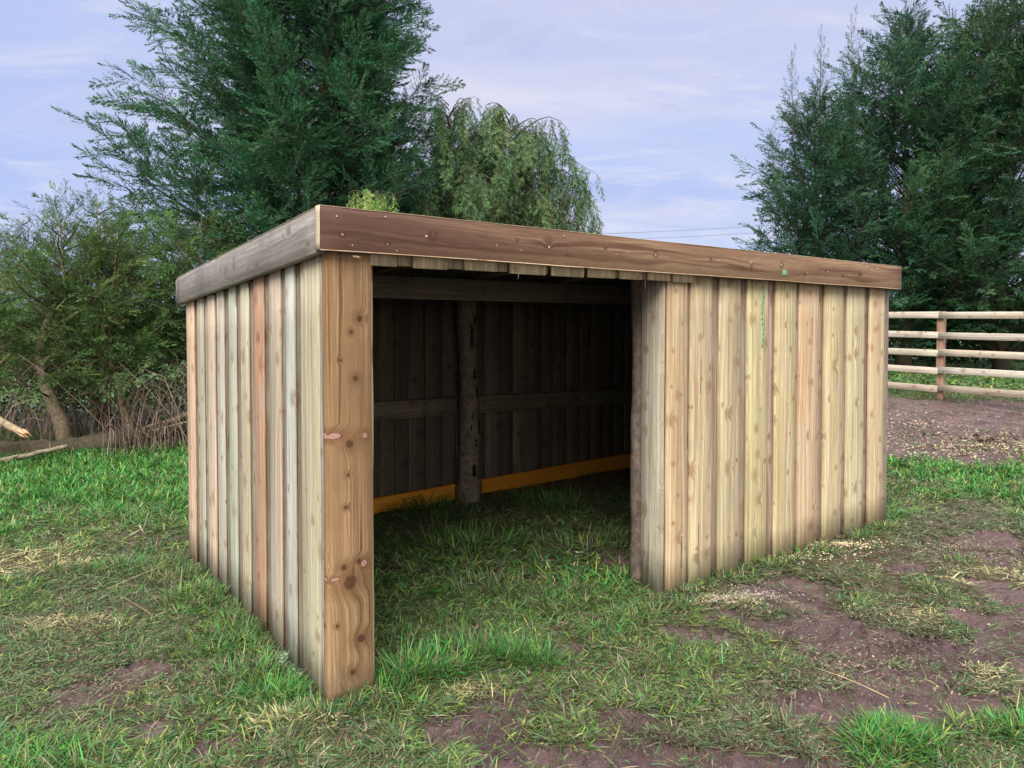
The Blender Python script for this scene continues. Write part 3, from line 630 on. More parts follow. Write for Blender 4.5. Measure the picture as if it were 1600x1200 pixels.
# roof sheet: corrugated, inside the fascias
xs = np.arange(-.002, 4.868, .0238); pr = .009 * np.sin(np.arange(len(xs)) * 1.57)
vs = []; 
for dz in (0, -.004):
    for t in (-.03, 1.3, 2.68):
        for a, e in zip(xs, pr): vs.append((a, t, 2.075 + slope * t + e + dz))
n_ = len(xs); q = []
for l_ in (0, 3):
    for r_ in range(2):
        for i in range(n_ - 1): a = (l_ + r_) * n_ + i; q.append((a, a + 1, a + 1 + n_, a + n_) if l_ == 0 else (a, a + n_, a + 1 + n_, a + 1))
mb = MB(); mb.add(vs, q, None, (.1, .1, .1)); rf = mb.build('roof', M_roof, sh, smooth=True)
for a in (.8, 1.6, 2.4, 3.2, 4.0):
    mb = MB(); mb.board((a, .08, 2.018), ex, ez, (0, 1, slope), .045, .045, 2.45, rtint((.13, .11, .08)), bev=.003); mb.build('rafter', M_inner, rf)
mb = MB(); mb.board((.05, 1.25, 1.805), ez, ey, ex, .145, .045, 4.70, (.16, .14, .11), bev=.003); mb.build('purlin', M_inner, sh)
# mid rail in two lengths either side of the pole
mb = MB()
for (a, b, z0, z1) in [(.05, 2.21, .86, .835), (2.36, 4.75, .835, .80)]:
    mb.board((a, 2.488, z0), ez, ey, (1, 0, (z1 - z0) / (b - a)), .155, .045, b - a, rtint((.21, .175, .13)), bev=.003)
mb.build('mid_rail', M_inner, sh)
# orange kickboard with stamped marks
mb = MB(); mb.board((.06, 2.50, -.03), ez, ey, (1, 0, .022), .195, .04, 4.68, (.80, .32, .03), bev=.004)
kb = mb.build('kickboard', M_kick, sh)
def strokes(txt, size):
    G = {'2': [(0, .8), (.3, 1), (.6, .8), (.5, .5), (0, 0), (.65, 0)], '5': [(.6, 1), (.05, 1), (0, .55), (.45, .6), (.6, .3), (.4, 0), (0, .05)], 'C': [(.6, .85), (.3, 1), (0, .7), (0, .3), (.3, 0), (.6, .15)], '.': [(.1, 0), (.2, .05)]}
    m_ = MB(); x0 = 0
    for ch in txt:
        p = G[ch]; m_.tube([((x0 + a) * size, 0, b * size) for a, b in p], .0035, 5, (.03, .02, .02)); x0 += .85 if ch != '.' else .4
    return m_
m_ = strokes('2C.55', .055); st_ = m_.build('stamp', M_black, kb); st_.location = (1.66, 2.4985, .105); st_.rotation_euler = (0, R(-1.3), 0)
m_ = MB()
for j in range(3):
    for i in range(9): m_.board((1.44 + i * .022 + random.uniform(0, .006), 2.4985, .06 + j * .022 + .022 * 1.44), ex, ey, ez, random.uniform(.006, .016), .0012, .006, (.03, .02, .02), bev=.0003, wob=.0005, seg=2)
m_.build('stamp', M_black, kb)
# pole on the back wall
mb = MB(); zs = np.linspace(-.1, 1.9, 60)
mb.tube([(2.285 + .01 * math.sin(z * 2.2), 2.42, z) for z in zs], [.092 + .010 * math.sin(z * 3.1 + 1) + (.012 if z < .25 else 0) for z in zs], 20, (.20, .155, .12), rough=.16, seed=3)
pole = mb.build('pole', M_pole, sh, smooth=True); pole['label'] = 'rough round pole standing against the back wall'
for (z0, an, L_, w_) in [(1.42, -1.7, .22, .014), (1.15, -1.5, .10, .012), (.98, -1.2, .12, .008), (.80, -1.75, .08, .007), (.55, -1.4, .10, .012), (.28, -1.6, .14, .02), (.70, -1.9, .06, .006), (1.62, -1.3, .1, .008), (.62, -.9, .2, .012)]:
    pp = [(2.285 + .01 * math.sin(z * 2.2) + .0885 * math.cos(an), 2.42 + .0885 * math.sin(an), z) for z in np.linspace(z0, z0 + L_, 5)]
    mb = MB(); mb.tube(pp, [.002, w_, w_ * .8, w_, .002], 8, (.02, .015, .01)); mb.build('fissure', M_bark, pole)


# ------------------------------------------------------------------ post and rail fence
fe = empty('rail_fence', (6.88, 11.57, float(gz(6.88, 11.57))))
tag(fe, 'pale five-rail timber fence with a brown post beyond the mud', 'fence')
FD = np.array([.53, -.848]); FD /= np.linalg.norm(FD); FN = np.array([FD[1], -FD[0]])  # FN points towards the camera side
if np.dot(FN, [-6.88, -11.57]) < 0: FN = -FN
def fp(d, z, off=0): p = FD * d + FN * off; return np.array([p[0], p[1], z])
def fgz(d): return -.012 * d
PD = 1.85
for kx in range(-5, 4):
    d = kx * PD; zb = fgz(d); z1 = fgz(d + PD)
    mb = MB(); mb.board(fp(d - .05, zb - .1, 0), (FD[0], FD[1], 0), (-FN[0], -FN[1], 0), ez, .105, .09, 1.51, rtint((.33, .20, .135), .08), bev=.004); mb.build('post', M_fence, fe)
    if kx == 3: break
    for i, hz in enumerate((1.30, .975, .70, .41, .12)):
        hz += random.uniform(-.01, .01); v1 = fp(d + PD, z1 + hz + random.uniform(-.01, .01), .002) - fp(d, zb + hz, .002); L_ = np.linalg.norm(v1); v1 /= L_
        mb = MB(); mb.board(fp(d, zb + hz, .002), ez, (FN[0], FN[1], 0), v1, .105, .035, L_ - .004, rtint((.57, .51, .42) if i < 4 else (.42, .34, .28), .07), bev=.0015, seg=6, wob=.0004); mb.build('rail', M_fence, fe)
# second thin line of the fence seen between the rails
# ------------------------------------------------------------------ conifers
def template(seed, nb=17, nf=9, droop=.30, fw=.022, fl=.09, spread=.36, outofplane=.35):
    rng = np.random.RandomState(seed); Q, tip, twig = [], [], []
    def kite(p, d, l, w_, n, tp, tw=0):
        d = d / np.linalg.norm(d); s_ = np.cross(d, n); s_ /= np.linalg.norm(s_) + 1e-9
        Q.append([p, p + d * l * .45 - s_ * w_ * .5, p + d * l, p + d * l * .45 + s_ * w_ * .5]); tip.append([tp * .5, tp, tp * 1.2, tp]); twig.append([tw] * 4)
    ax = lambda s_: np.array([s_, 0.03 * math.sin(s_ * 5), -droop * s_ * s_])
    for i in range(8): kite(ax(i / 8), ax((i + 1) / 8) - ax(i / 8), 1.1 / 8, .014 * (1 - i / 9), np.array([0, 1., .3]), .3, 1); 
    for i in range(nb):
        s_ = (i + .6) / nb * .97; sg = 1 if i % 2 else -1; base = ax(s_)
        l = (spread * (1 - s_) ** .85 + .07) * min(1, .5 + s_ * 3) * rng.uniform(.75, 1.15)
        a = R(44 - 16 * s_) + rng.randn() * .12; e = rng.randn() * outofplane
        d = np.array([math.cos(a), sg * math.sin(a) * math.cos(e), math.sin(e) * math.sin(a) - droop * s_])
        n = np.array([0, rng.randn() * .5, 1.]) + rng.randn(3) * .3
        kite(base, d, l, .010, n, .4, 1)
        for j in range(nf):
            t = (j + .8) / nf; p = base + d * l * t + np.array([0, 0, -.10 * l * t * t])
            sg2 = 1 if j % 2 else -1; b = R(25); dd = d / np.linalg.norm(d); sv = np.cross(np.array([0, 0, 1.]), dd); sv /= np.linalg.norm(sv) + 1e-9
            f = dd * math.cos(b) + sv * sg2 * math.sin(b) + rng.randn(3) * .16 + np.array([0, 0, -.12]); kite(p, f, fl * (1.15 - .5 * t) * rng.uniform(.7, 1.3), fw * rng.uniform(.7, 1.2), n + rng.randn(3) * .5, .3 + .7 * t * .6 + .4 * s_)
        kite(base + d * l * .92, d, fl * .9, fw * .8, n, 1.0)
    kite(ax(.95), np.array([1, 0, -2 * droop]), .10, fw * .8, np.array([0, 0, 1.]), 1.)
    return np.array(Q), np.array(tip), np.array(twig)
T_fine = [template(i) for i in range(5)]
T_coarse = [template(20 + i, 15, 8, .22, .027, .105) for i in range(5)]
T_hedge = [template(60 + i, 14, 8, .25, .022, .10, .40, .6) for i in range(5)]
T_weep = [template(40 + i, 22, 6, .04, .018, .13, .13, 1.2) for i in range(5)]
T_lead = [template(50 + i, 14, 5, -.05, .024, .12, .36, 1.2) for i in range(4)]
def place(templates, P, D, Uu, S, base, var, tipc, seed, twigc=(.085, .06, .045)):
    rng = np.random.RandomState(seed); P, D, Uu, S = map(np.array, (P, D, Uu, S)); base = np.asarray(base, float)
    if base.ndim == 1: base = np.repeat(base[None], len(P), 0)
    D = D / np.linalg.norm(D, axis=1)[:, None]; Yv = np.cross(Uu, D); Yv /= np.linalg.norm(Yv, axis=1)[:, None] + 1e-9; Zv = np.cross(D, Yv)
    V_, K_ = [], []; which = rng.randint(len(templates), size=len(P))
    for w_ in range(len(templates)):
        Q, tp, tw = templates[w_]; ii = np.where(which == w_)[0]
        if not len(ii): continue
        q = Q.reshape(-1, 3); fl = rng.choice([-1., 1.], len(ii))
        Rm = np.stack([D[ii], Yv[ii] * fl[:, None], Zv[ii]], 1)       # rows
        v_ = np.einsum('vk,nkj->nvj', q, Rm) * S[ii][:, None, None] + P[ii][:, None, :]
        cb_ = base[ii] * (1 + var * (rng.rand(len(ii)) - .5) * 2)[:, None]
        cb_ = cb_ * (1 + .15 * rng.randn(len(ii), 3) * np.array([1, .3, .5]))
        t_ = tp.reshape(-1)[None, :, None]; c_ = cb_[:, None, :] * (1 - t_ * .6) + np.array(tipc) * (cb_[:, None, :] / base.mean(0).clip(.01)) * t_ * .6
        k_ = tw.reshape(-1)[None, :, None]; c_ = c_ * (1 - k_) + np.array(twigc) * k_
        V_.append(v_.reshape(-1, 3)); K_.append(np.clip(c_, .004, 1).reshape(-1, 3))
    v_ = np.concatenate(V_); return v_, np.arange(len(v_)).reshape(-1, 4), np.concatenate(K_)
def conifer(name, label, base, H, z0, reach, nprim, elev, psize, templates, col, tipc, seed, step=.14, up=.15, trunk_r=.13, weep=0., group=None, cat='conifer', trunkpts=None, twiggy=0., start=.18, barktint=(.14, .10, .075), lead=None, spreadang=.75, bare=0, flat=1.):
    rng = np.random.RandomState(seed); bz = float(gz(base[0], base[1])); root = empty(name, (base[0], base[1], bz)); tag(root, label, cat, group)
    mbt = MB()
    if trunkpts is None: trunkpts = [(0, 0, -.1)] + [(.06 * math.sin(q * 2 + seed), .06 * math.cos(q * 1.7 + seed), H * q) for q in np.linspace(.15, 1, 9)]
    tp = np.array(trunkpts, float); tz = tp[:, 2]
    if weep: tp = tp.copy(); tp[:, 2] = np.minimum(tz, H * .93); tz = tp[:, 2] + np.arange(len(tp)) * 1e-4
    mbt.tube(tp, trunk_r * (1 - np.clip((tz - tz[0]) / (H - tz[0]), 0, 1)) ** 1.25 + .004, 9, barktint, rough=.2, seed=seed)
    tpos = lambda z: np.array([np.interp(z, tz, tp[:, 0]), np.interp(z, tz, tp[:, 1]), z])
    P, D, Un, S, B = [], [], [], [], []
    for i in range(nprim):
        f = (i + rng.rand()) / nprim; z = z0 + (H * .985 - z0) * f ** .92; az = i * 2.39996 + rng.randn() * .3
        Rr = reach(z, az) * rng.uniform(.72, 1.12)
        if Rr < .08: continue
        e = elev(z) + rng.randn() * .1; h_ = np.array([math.cos(az), math.sin(az), 0]); zs_ = max(z - Rr * math.tan(e) * .55, z0 * .6 + .05); st = tpos(zs_)
        npt = 7; pts = []
        for k_ in range(npt):
            s_ = k_ / (npt - 1); zz2 = Rr * s_ * math.tan(e) + up * Rr * s_ * s_ - (weep * Rr * s_ ** 3)
            pts.append(st + h_ * Rr * s_ + np.array([0, 0, zz2]) + rng.randn(3) * .03 * s_ * Rr)
        pts = np.array(pts); mbt.tube(pts, np.linspace(.008 + .009 * Rr, .003, npt), 5, np.array(barktint) * .55, cap=False)
        L_ = np.linalg.norm(np.diff(pts, axis=0), axis=1).sum(); n = max(2, int(L_ * (1 - start) / step))
        tone = 1 + rng.randn() * .14
        for j in range(n + 1):
            s_ = start + (1 - start) * j / n; fi = s_ * (npt - 1); a0 = int(min(fi, npt - 2)); p = pts[a0] + (pts[a0 + 1] - pts[a0]) * (fi - a0); tg = pts[a0 + 1] - pts[a0]; tg /= np.linalg.norm(tg)
            pv = rng.randn(3) * np.array([1, 1, flat]); pv -= tg * np.dot(pv, tg); pv /= np.linalg.norm(pv)
            if j < n:
                aa = spreadang + rng.randn() * .2; d = tg * math.cos(aa) + pv * math.sin(aa) + np.array([0, 0, .12])
            else: d = tg + rng.randn(3) * .08
            sz = psize * rng.uniform(.65, 1.15) * (1 - .35 * s_ + .1) * min(1, .45 + Rr / 1.5)
            if weep:
                d = h_ * rng.uniform(.0, .4) + rng.randn(3) * .13 + np.array([0, 0, -rng.uniform(.8, 1.3)])
            P.append(p); D.append(d); Un.append(np.array([0, 0, 1.]) + rng.randn(3) * .45 if not weep else h_ + rng.randn(3) * .5); S.append(sz)
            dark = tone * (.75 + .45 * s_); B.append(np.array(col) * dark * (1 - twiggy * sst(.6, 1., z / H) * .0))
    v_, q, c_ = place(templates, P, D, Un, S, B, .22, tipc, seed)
    # leaders
    lv = []
    for (lx, ly, lz0, lz1) in [] if weep else (lead or [(0, 0, H * .86, H + .15)]):
        b0 = tpos(min(lz0, H)) + np.array([lx, ly, 0]); pl = []
        if lx or ly: mbt.tube([tpos(max(lz0 - 1.6, .3)), tpos(max(lz0 - .8, .4)) + np.array([lx * .7, ly * .7, 0]), b0, b0 + np.array([lx * .1, ly * .1, lz1 - lz0])], [.035, .025, .018, .003], 5, barktint)
        nl = max(4, int((lz1 - lz0) / .085)); p_, d_, u_, s2 = [], [], [], []
        for j in range(nl):
            f = j / nl; a = j * 2.4 + rng.rand(); hh_ = np.array([math.cos(a), math.sin(a), 0]); p_.append(b0 + np.array([lx * .1 * f, ly * .1 * f, f * (lz1 - lz0)]))
            d_.append(hh_ * .8 + np.array([0, 0, .9 + f])); u_.append(np.array([0, 0, 1.]) + rng.randn(3) * .3); s2.append((.62 * (1 - f) + .16) * rng.uniform(.7, 1.1) * min(1, psize * 1.4))
        p_.append(b0 + np.array([0, 0, (lz1 - lz0) * .97])); d_.append(np.array([.05, .0, 1.])); u_.append(np.array([1., 0, 0])); s2.append(.3)
        bc = np.array(col) * 1.1 * (1 - twiggy) + np.array([.085, .085, .07]) * twiggy
        vl, ql, cl = place(T_lead, p_, d_, u_, s2, bc, .15, tipc, seed + 3, (.12, .09, .08)); lv.append((vl, ql, cl))
    off = len(v_)
    for vl, ql, cl in lv: v_ = np.concatenate([v_, vl]); q = np.concatenate([q, ql + off]); c_ = np.concatenate([c_, cl]); off += len(vl)
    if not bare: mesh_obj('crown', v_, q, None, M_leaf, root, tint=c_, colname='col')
    mbt.build('trunk', M_bark, root, smooth=True)
    return root
DK = (.020, .078, .040); DKT = (.075, .205, .085)
# the big dark conifer behind the shelter
def reachA(z, az):
    r = np.interp(z, [0, 1, 2.5, 4.5, 6.5, 8, 9.5, 11], [2.5, 3.1, 3.2, 2.7, 2.15, 1.5, .8, .2]); lf = math.cos(az - math.pi)
    if lf > .55 and int(z * 53) % 4 == 0: r *= 1.16
    elif lf > .3: r *= .94
    return r * (.72 + .22 * max(lf, 0) - .16 * max(-lf, 0))
conifer('conifer_tree', 'tall dark green conifer with feathery upswept boughs behind the shelter', (-3.05, 11.9), 10.6, .5, reachA, 245, lambda z: .34 + .045 * z, .88, T_fine, DK, DKT, 11, flat=.35, step=.085, up=.20, spreadang=.65, trunk_r=.2,
        group=None, lead=[(0, 0, 9.2, 10.8), (-.9, -.5, 6.2, 8.4), (.8, -.2, 6.4, 8.2)])
# right-hand conifers
def cone(Rm, H, p=1.0, z0=.5): return lambda z, az: Rm * max(.06, (1 - ((z - z0) / (H - z0)) ** p)) * (.85 + .15 * math.sin(az * 3 + H))
DR = (.022, .078, .045); DRT = (.072, .180, .082)
conifer('conifer_tree', 'middle conifer of the right-hand trees, with a thin tall leader above the fascia end', (9.9, 18.2), 8.9, .4, lambda z, az: float(np.interp(z, [0, 1, 3, 5, 6.5, 7.5, 8.3, 8.9], [2.4, 2.6, 2.6, 2.1, 1.4, .8, .4, .1])), 125, lambda z: .55 + .04 * z, .95, T_coarse, DR, DRT, 21, flat=.4, step=.12, trunk_r=.2,
        group=None, twiggy=.75, lead=[(0, 0, 7.4, 10.0), (.9, .1, 6.6, 8.0), (-1.25, .1, 6.6, 8.9)])
conifer('conifer_tree', 'leftmost of the right-hand conifers, lower with wispy grey-green tips', (7.6, 18.0), 6.9, .4, lambda z, az: float(np.interp(z, [0, 1, 3, 5, 6.0, 6.9], [1.35, 1.5, 1.5, 1.1, .6, .1])), 90, lambda z: .55 + .05 * z, .85, T_coarse, DR, DRT, 22, flat=.4, step=.12, trunk_r=.14,
        group=None, twiggy=.75, lead=[(.1, 0, 6.0, 8.3), (-.6, -.1, 5.6, 7.8), (-1.0, .0, 4.6, 6.0)])
conifer('conifer_tree', 'rightmost conifer, dense and dark, rising out of frame behind the fence', (12.0, 17.6), 9.0, .4, lambda z, az: float(np.interp(z, [0, 1, 3, 6, 7.5, 8.2, 9.0], [2.4, 2.7, 2.7, 2.0, 1.2, .7, .1])), 135, lambda z: .55 + .04 * z, .95, T_coarse, (.024, .075, .040), (.08, .17, .065), 23, flat=.4, step=.12, trunk_r=.2,
        group=None, twiggy=.5, lead=[(0.1, 0, 7.8, 10.2), (-.6, -.2, 7.5, 9.8), (.7, 0, 7.4, 9.6)])
# weeping conifer
WG = (.042, .100, .048); WGT = (.19, .29, .11)
conifer('weeping_conifer', 'rounded weeping conifer with drooping yellow-green sprays beside the tall dark tree', (-.1, 13.6), 5.8, 1.0, lambda z, az: float(np.interp(z, [1, 2, 3, 4, 4.8, 5.8], [1.95, 1.95, 1.9, 1.65, 1.3, .7])) * (1 + .25 * math.sin(az * 3 + 1)), 115, lambda z: .65, .95, T_weep, WG, WGT, 31, step=.10, up=.0, weep=.75, trunk_r=.15,
        cat='weeping tree', lead=[(-.35, -.1, 4.9, 5.35)], start=.25)
conifer('weeping_conifer', 'small slim weeping conifer joining the tall dark tree', (-1.15, 12.9), 5.7, 1.0, lambda z, az: float(np.interp(z, [1, 2, 3, 4, 4.8, 5.6], [1.5, 1.5, 1.4, 1.25, .95, .5])) * (1 + .2 * math.sin(az * 3)), 125, lambda z: .75, .8, T_weep, (.035, .085, .045), (.16, .25, .10), 32, step=.11, up=.0, weep=.5, trunk_r=.1,
        cat='weeping tree', lead=[(0, 0, 4.6, 4.9)], start=.25)
conifer('weeping_conifer', 'low lime-green weeping conifer just above the middle of the fascia', (.1, 10.6), 3.05, .8, lambda z, az: .95, 34, lambda z: .6, .62, T_weep, (.12, .21, .07), (.30, .38, .12), 33, step=.11, up=0., weep=.5, trunk_r=.06,
        cat='weeping tree', lead=[(0, 0, 2.8, 3.1)], start=.2)
conifer('weeping_conifer', 'bright yellow-green sprig of young weeping conifer showing over the fascia near the corner', (-1.4, 7.6), 3.12, 2.0, lambda z, az: .24, 46, lambda z: .9, .62, T_weep, (.17, .30, .08), (.34, .46, .12), 34, step=.05, up=0., weep=.8, trunk_r=.03,
        cat='weeping tree', lead=[(.0, 0, 2.9, 2.95)], start=.2)
# hedge of thin young conifers on the left
HG = (.042, .108, .034); HGT = (.15, .26, .07)
hed = [((-6.35, 8.9), 2.9, 1.05, 26, 'leftmost hedge conifer with a thick leaning brown trunk', [(.95, -.2, -.1), (.85, -.15, .35), (.62, -.1, .8), (.50, 0, 1.2), (.62, 0, 1.6), (.8, .05, 2.0), (.7, .1, 2.9)], .10, (.19, .145, .10)),
       ((-5.25, 9.3), 3.15, 1.0, 34, 'hedge conifer with a tall pointed leader above the fallen log', [(0, 0, -.1), (.02, 0, 1.), (-.1, 0, 2.), (-.12, .05, 3.15)], .045, (.2, .15, .1)),
       ((-4.9, 9.15), 2.7, .9, 26, 'hedge conifer on a thin pale leaning trunk', [(.0, 0, -.1), (-.02, 0, .35), (-.14, 0, .75), (-.22, 0, 1.15), (-.2, 0, 1.7), (-.1, 0, 2.7)], .05, (.33, .23, .14)),
       ((-4.15, 9.8), 3.0, 1.05, 30, 'hedge conifer nearest the shelter, dark and bushy', None, .05, (.16, .12, .09)),
       ((-7.2, 9.5), 2.9, 1.1, 26, 'hedge conifer at the left edge of the photo, yellowish at the top', None, .06, (.16, .12, .09)),
       ((-6.0, 10.4), 2.6, 1.1, 24, 'hedge conifer set back between the leaning trunk and the pointed leader', None, .06, (.16, .12, .09)),
       ((-3.4, 10.3), 2.6, 1.0, 24, 'hedge conifer set back behind the rear corner of the shelter', None, .06, (.16, .12, .09))]
for i, (b, H, Rr, n, lab, tpnts, tr, bt) in enumerate(hed):
    yel = i in (0, 4); cc_ = (.05, .10, .028) if yel else HG
    conifer('hedge_conifer', lab, b, H, .62, (lambda Rr, H: lambda z, az: Rr * float(np.interp(z / H, [.3, .5, .75, .9, 1.], [.85, 1.1, .85, .5, .12])))(Rr, H), n + 18, lambda z: .25 + .12 * z, .52, T_hedge, cc_, HGT, 50 + i, step=.11, up=.1, trunk_r=tr,
            trunkpts=tpnts, group='conifers in the left hedge', barktint=bt, start=.15, lead=[(0, 0, H * .72, H + (.45 if i == 1 else .15))])
# leafy hedge further back, dense and lighter
def leafmass(name, label, cat, boxes, n, size, cols, seed):
    rng = np.random.RandomState(seed); V_, K_ = [], []
    for (x0, x1, y0, y1, z0, z1) in boxes:
        nn = n; x = x0 + (x1 - x0) * rng.rand(nn); y = y0 + (y1 - y0) * rng.rand(nn); top = z1 * (.75 + .5 * fbm(x, y, .9, seed, 3)); z = z0 + (top - z0) * rng.rand(nn) ** .8 + gz(x, y)
        keep = fbm(x * 1.0, z * 1.3, 1.6, seed + 4, 3) > .40; x, y, z = x[keep], y[keep], z[keep]; nn = len(x)
        d = rng.randn(nn, 3); d /= np.linalg.norm(d, axis=1)[:, None]; e = rng.randn(nn, 3); e -= d * (d * e).sum(1)[:, None]; e /= np.linalg.norm(e, axis=1)[:, None]
        s_ = size * (.6 + .8 * rng.rand(nn))[:, None]; p = np.stack([x, y, z], 1)
        V_.append(np.stack([p, p + d * s_ * .5 - e * s_ * .3, p + d * s_, p + d * s_ * .5 + e * s_ * .3], 1).reshape(-1, 3))
        cc_ = np.array(cols)[rng.randint(len(cols), size=nn)] * (.6 + .8 * rng.rand(nn))[:, None]; K_.append(np.repeat(cc_, 4, 0))
    v_ = np.concatenate(V_); o_ = mesh_obj(name, v_, np.arange(len(v_)).reshape(-1, 4), None, M_leaf, tint=np.concatenate(K_), colname='col'); tag(o_, label, cat, kind='stuff')
leafmass('background_hedge', 'leafy green hedge seen through the gaps behind the brambles', 'hedge', [(-12, -2.5, 11.2, 12.6, 0, 1.9)], 60000, .06, [(.04, .09, .025), (.12, .24, .05), (.02, .05, .015), (.02, .05, .015)], 5)
leafmass('undergrowth', 'low dark undergrowth in the shade beneath the right-hand conifers', 'undergrowth', [(5, 24, 20.0, 22.5, 0, 1.9)], 60000, .11, [(.03, .07, .02), (.05, .11, .03), (.02, .05, .02)], 8)
leafmass('distant_hedge', 'far hedge line across the field beyond the conifers', 'hedge', [(-60, 60, 48, 51, 0, 2.0)], 70000, .25, [(.05, .10, .035), (.07, .13, .04)], 9)

# brambles and dead stems
rng = np.random.RandomState(3); mb = MB()
for i in range(2300):
    x = -8.6 + 6.2 * rng.rand(); y = 8.35 + (x + 5.8) * .30 + rng.rand() ** 1.5 * 1.8 - .35
    if fbm(np.array([x]), np.array([y]), 1.6, 88, 2)[0] < .40: continue
    if y < 8.55 + (x + 5.8) * .30 and rng.rand() < .35: continue
    hgt = .25 + .95 * rng.rand() ** 1.6; az = rng.rand() * 6.28; ln = hgt * rng.uniform(.1, .9)
    b0 = np.array([x, y, float(gz(x, y)) - .02]); hd = np.array([math.cos(az), math.sin(az), 0]); arch = rng.rand() < .4
    pts = [b0 + hd * ln * (s_ ** 1.4) + np.array([0, 0, hgt * (s_ if not arch else math.sin(s_ * 2.2))]) + rng.randn(3) * .015 * s_ for s_ in (0, .25, .5, .75, 1.)]
    pale = rng.rand(); mb.tube(pts, np.linspace(1, .4, 5) * rng.uniform(.0035, .0075), 3, np.array([.22, .165, .13]) * (.3 + 1.9 * pale ** 2.5), cap=False)
for i in range(260):
    x = -8.4 + 5.6 * rng.rand(); y = 8.6 + (x + 5.8) * .30 + rng.rand() * 1.3; z = float(gz(x, y)) + rng.uniform(.1, 1.3); a = rng.rand() * 6.28; e = rng.uniform(-.4, .6); L_ = rng.uniform(.3, 1.0)
    d = np.array([math.cos(a) * math.cos(e), math.sin(a) * math.cos(e) * .6, math.sin(e)]); pts = [np.array([x, y, z]) + d * L_ * s_ + np.array([0, 0, -.12 * s_ * s_]) + rng.randn(3) * .012 for s_ in (0, .33, .66, 1)]
    mb.tube(pts, np.linspace(1, .4, 4) * rng.uniform(.003, .006), 3, np.array([.20, .15, .12]) * rng.uniform(.6, 1.4), cap=False)
tag(mb.build('bramble_thicket', M_twig), 'tangle of bare grey-brown bramble stems at the foot of the hedge', 'brambles', kind='stuff')
# fallen log
def path_thing(name, label, cat, pts, rad, tint, sides=12, rough=.22, seed=1, cutend=None, twigs=0, group=None):
    pts = np.array(pts, float); root = empty(name, tuple(pts[0])); tag(root, label, cat, group); q = pts - pts[0]
    tt = np.linspace(0, len(q) - 1, len(q) * 6); pp = np.stack([np.interp(tt, range(len(q)), q[:, j]) for j in range(3)], 1); rr = np.interp(tt, range(len(q)), rad)
    rg = np.random.RandomState(seed); pp[1:-1] += rg.randn(len(pp) - 2, 3) * .08 * rr[1:-1, None]
    m_ = MB(); m_.tube(pp, rr, sides, tint, rough=rough, seed=seed); m_.build('stem', M_bark, root, smooth=True)
    if cutend is not None:
        e = 0 if cutend == 0 else len(pp) - 1; d = pp[e] - pp[e - 1 if e else 1]; d /= np.linalg.norm(d); m_ = MB()
        for k_ in range(9):
            o_ = rg.randn(3) * rr[e] * .45; o_ -= d * np.dot(o_, d); m_.tube([pp[e] + o_ - d * .03, pp[e] + o_ * 1.1 + d * .02, pp[e] + o_ * 1.2 + d * rg.uniform(.03, .09)], [rr[e] * .5, rr[e] * .4, .003], 5, np.array([.62, .36, .22]) * rg.uniform(.8, 1.15))
        m_.build('broken_end', M_chip2, root)
    for k_ in range(twigs):
        a = rg.randint(2, len(pp) - 2); d = rg.randn(3); d[2] = abs(d[2]) * .5; L_ = rg.uniform(.15, .5); m_ = MB(); m_.tube([pp[a], pp[a] + d / np.linalg.norm(d) * L_ * .5, pp[a] + d / np.linalg.norm(d) * L_ + np.array([0, 0, -.03])], [.008, .006, .002], 4, tint); m_.build('twig', M_twig, root)
    return root
M_chip2 = attr_mat('fresh_split_wood', .7, nz=.15, nscale=60)
path_thing('fallen_log', 'thick mossy brown log lying along the foot of the hedge', 'log', [(-6.05, 8.45, .16), (-5.5, 8.6, .15), (-4.9, 8.85, .2), (-4.45, 9.15, .27), (-4.1, 9.5, .36)], [.115, .115, .115, .10, .075], (.072, .060, .040), 18, .45, 4, None, 5)
path_thing('broken_branch', 'broken branch with a splintered orange end pointing down at the hedge foot', 'branch', [(-6.75, 8.5, .95), (-6.1, 8.25, .66), (-5.50, 8.05, .42)], [.045, .04, .04], (.34, .26, .17), 10, .15, 5, 1)
path_thing('broken_branch', 'short broken stub with an orange end at the left edge below the splintered branch', 'branch', [(-6.9, 8.3, .50), (-6.3, 8.0, .30), (-5.72, 7.85, .22)], [.02, .024, .022], (.28, .22, .15), 8, .15, 6, 1)
path_thing('broken_branch', 'grey branch lying in the grass in front of the log', 'branch', [(-6.4, 7.75, .06), (-5.9, 7.95, .09), (-5.45, 8.15, .17), (-5.15, 8.3, .24)], [.035, .032, .03, .022], (.21, .18, .12), 8, .2, 7, None, 4)
path_thing('broken_branch', 'long pale branch slanting up from the log towards the shelter corner', 'branch', [(-4.75, 9.15, .30), (-4.3, 9.25, .44), (-3.85, 9.3, .66), (-3.55, 9.3, .88)], [.03, .032, .026, .018], (.40, .30, .19), 8, .15, 8, None)
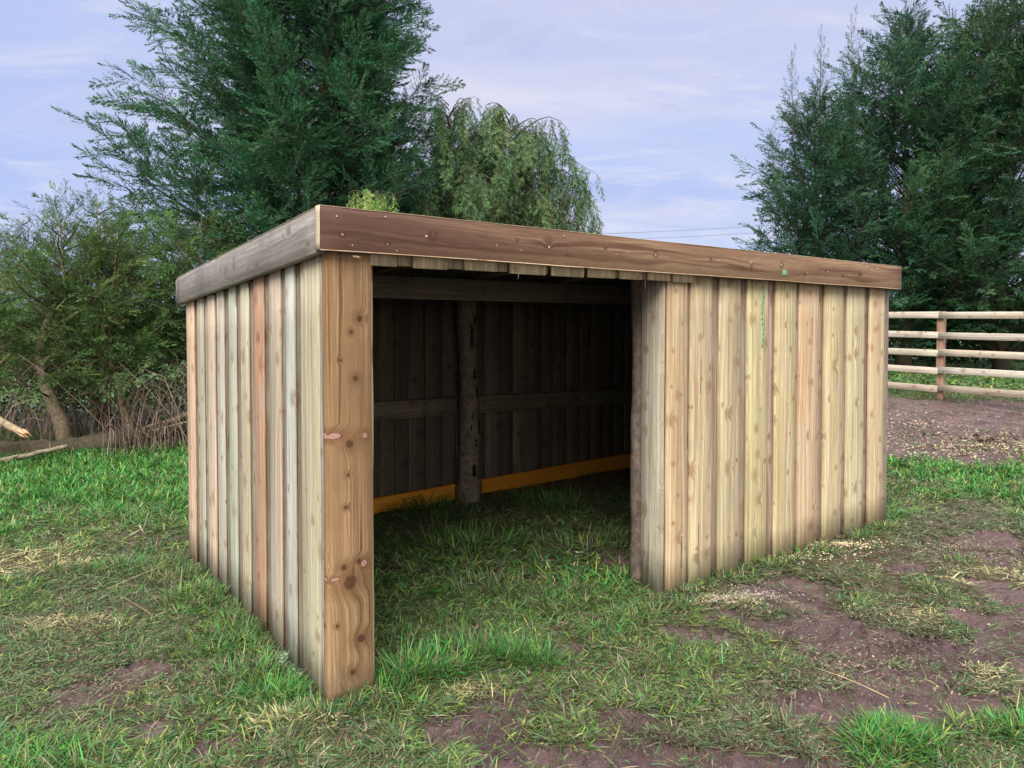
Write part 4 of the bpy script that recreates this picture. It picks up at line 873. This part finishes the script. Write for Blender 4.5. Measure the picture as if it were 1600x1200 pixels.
path_thing('broken_branch', 'thinner pale stick under the long slanting branch', 'branch', [(-4.55, 9.05, .30), (-4.1, 9.1, .42), (-3.6, 9.1, .62)], [.014, .013, .009], (.46, .36, .23), 6, .1, 9, None)
path_thing('broken_branch', 'brown branch leaning steeply out of the hedge above the log', 'branch', [(-4.55, 9.3, .30), (-4.75, 9.35, .55), (-4.95, 9.4, .85), (-5.0, 9.4, 1.3)], [.032, .03, .028, .02], (.26, .19, .13), 8, .15, 10, None)
path_thing('broken_branch', 'pale snapped limb leaning against the thick leaning trunk', 'branch', [(-6.7, 8.3, .1), (-6.45, 8.35, .6), (-6.2, 8.5, 1.05), (-6.0, 8.6, 1.3)], [.02, .022, .02, .012], (.36, .27, .17), 7, .15, 12, None)

# bare tree at the left edge
rng = np.random.RandomState(9); root = empty('bare_tree', (-11.35, 15, float(gz(-11.35, 15)))); tag(root, 'leafless tree with fine twigs at the far left above the hedge', 'bare tree')
mt, mt2 = MB(), MB()
def grow(p, d, L_, r, dep):
    n = 4; pts = [p]
    for i in range(n): d = d + rng.randn(3) * .10; d /= np.linalg.norm(d); pts.append(pts[-1] + d * L_ / n)
    (mt if dep < 3 else mt2).tube(pts, np.linspace(r, r * .6, n + 1), 6 if dep < 3 else 3, (.10, .085, .09), cap=False)
    if dep >= 6: return
    for i in range(3 if dep > 0 else 4):
        k_ = rng.randint(2, n + 1); nd = d + rng.randn(3) * .55; nd[2] += .08; nd /= np.linalg.norm(nd); grow(pts[k_], nd, L_ * rng.uniform(.6, .82), r * .55, dep + 1)
grow(np.array([0, 0, 0.]), np.array([.05, 0, 1.]), 1.45, .12, 0)
mt.build('trunk', M_bark, root, smooth=True); mt2.build('crown', M_twig, root)
# power cables
for i, (dz, lab) in enumerate([(0, 'upper of two thin overhead cables crossing the sky between the trees'), (-.55, 'lower of two thin overhead cables crossing the sky between the trees')]):
    pts = [(x, 62 - .05 * x, 9.6 + dz + .032 * (x - 10) + .0012 * (x - 10) ** 2) for x in np.linspace(-25, 60, 40)]
    m_ = MB(); m_.tube(pts, .016, 5, (.1, .1, .1)); tag(m_.build('overhead_cable', M_wire), lab, 'cable', 'overhead cables')
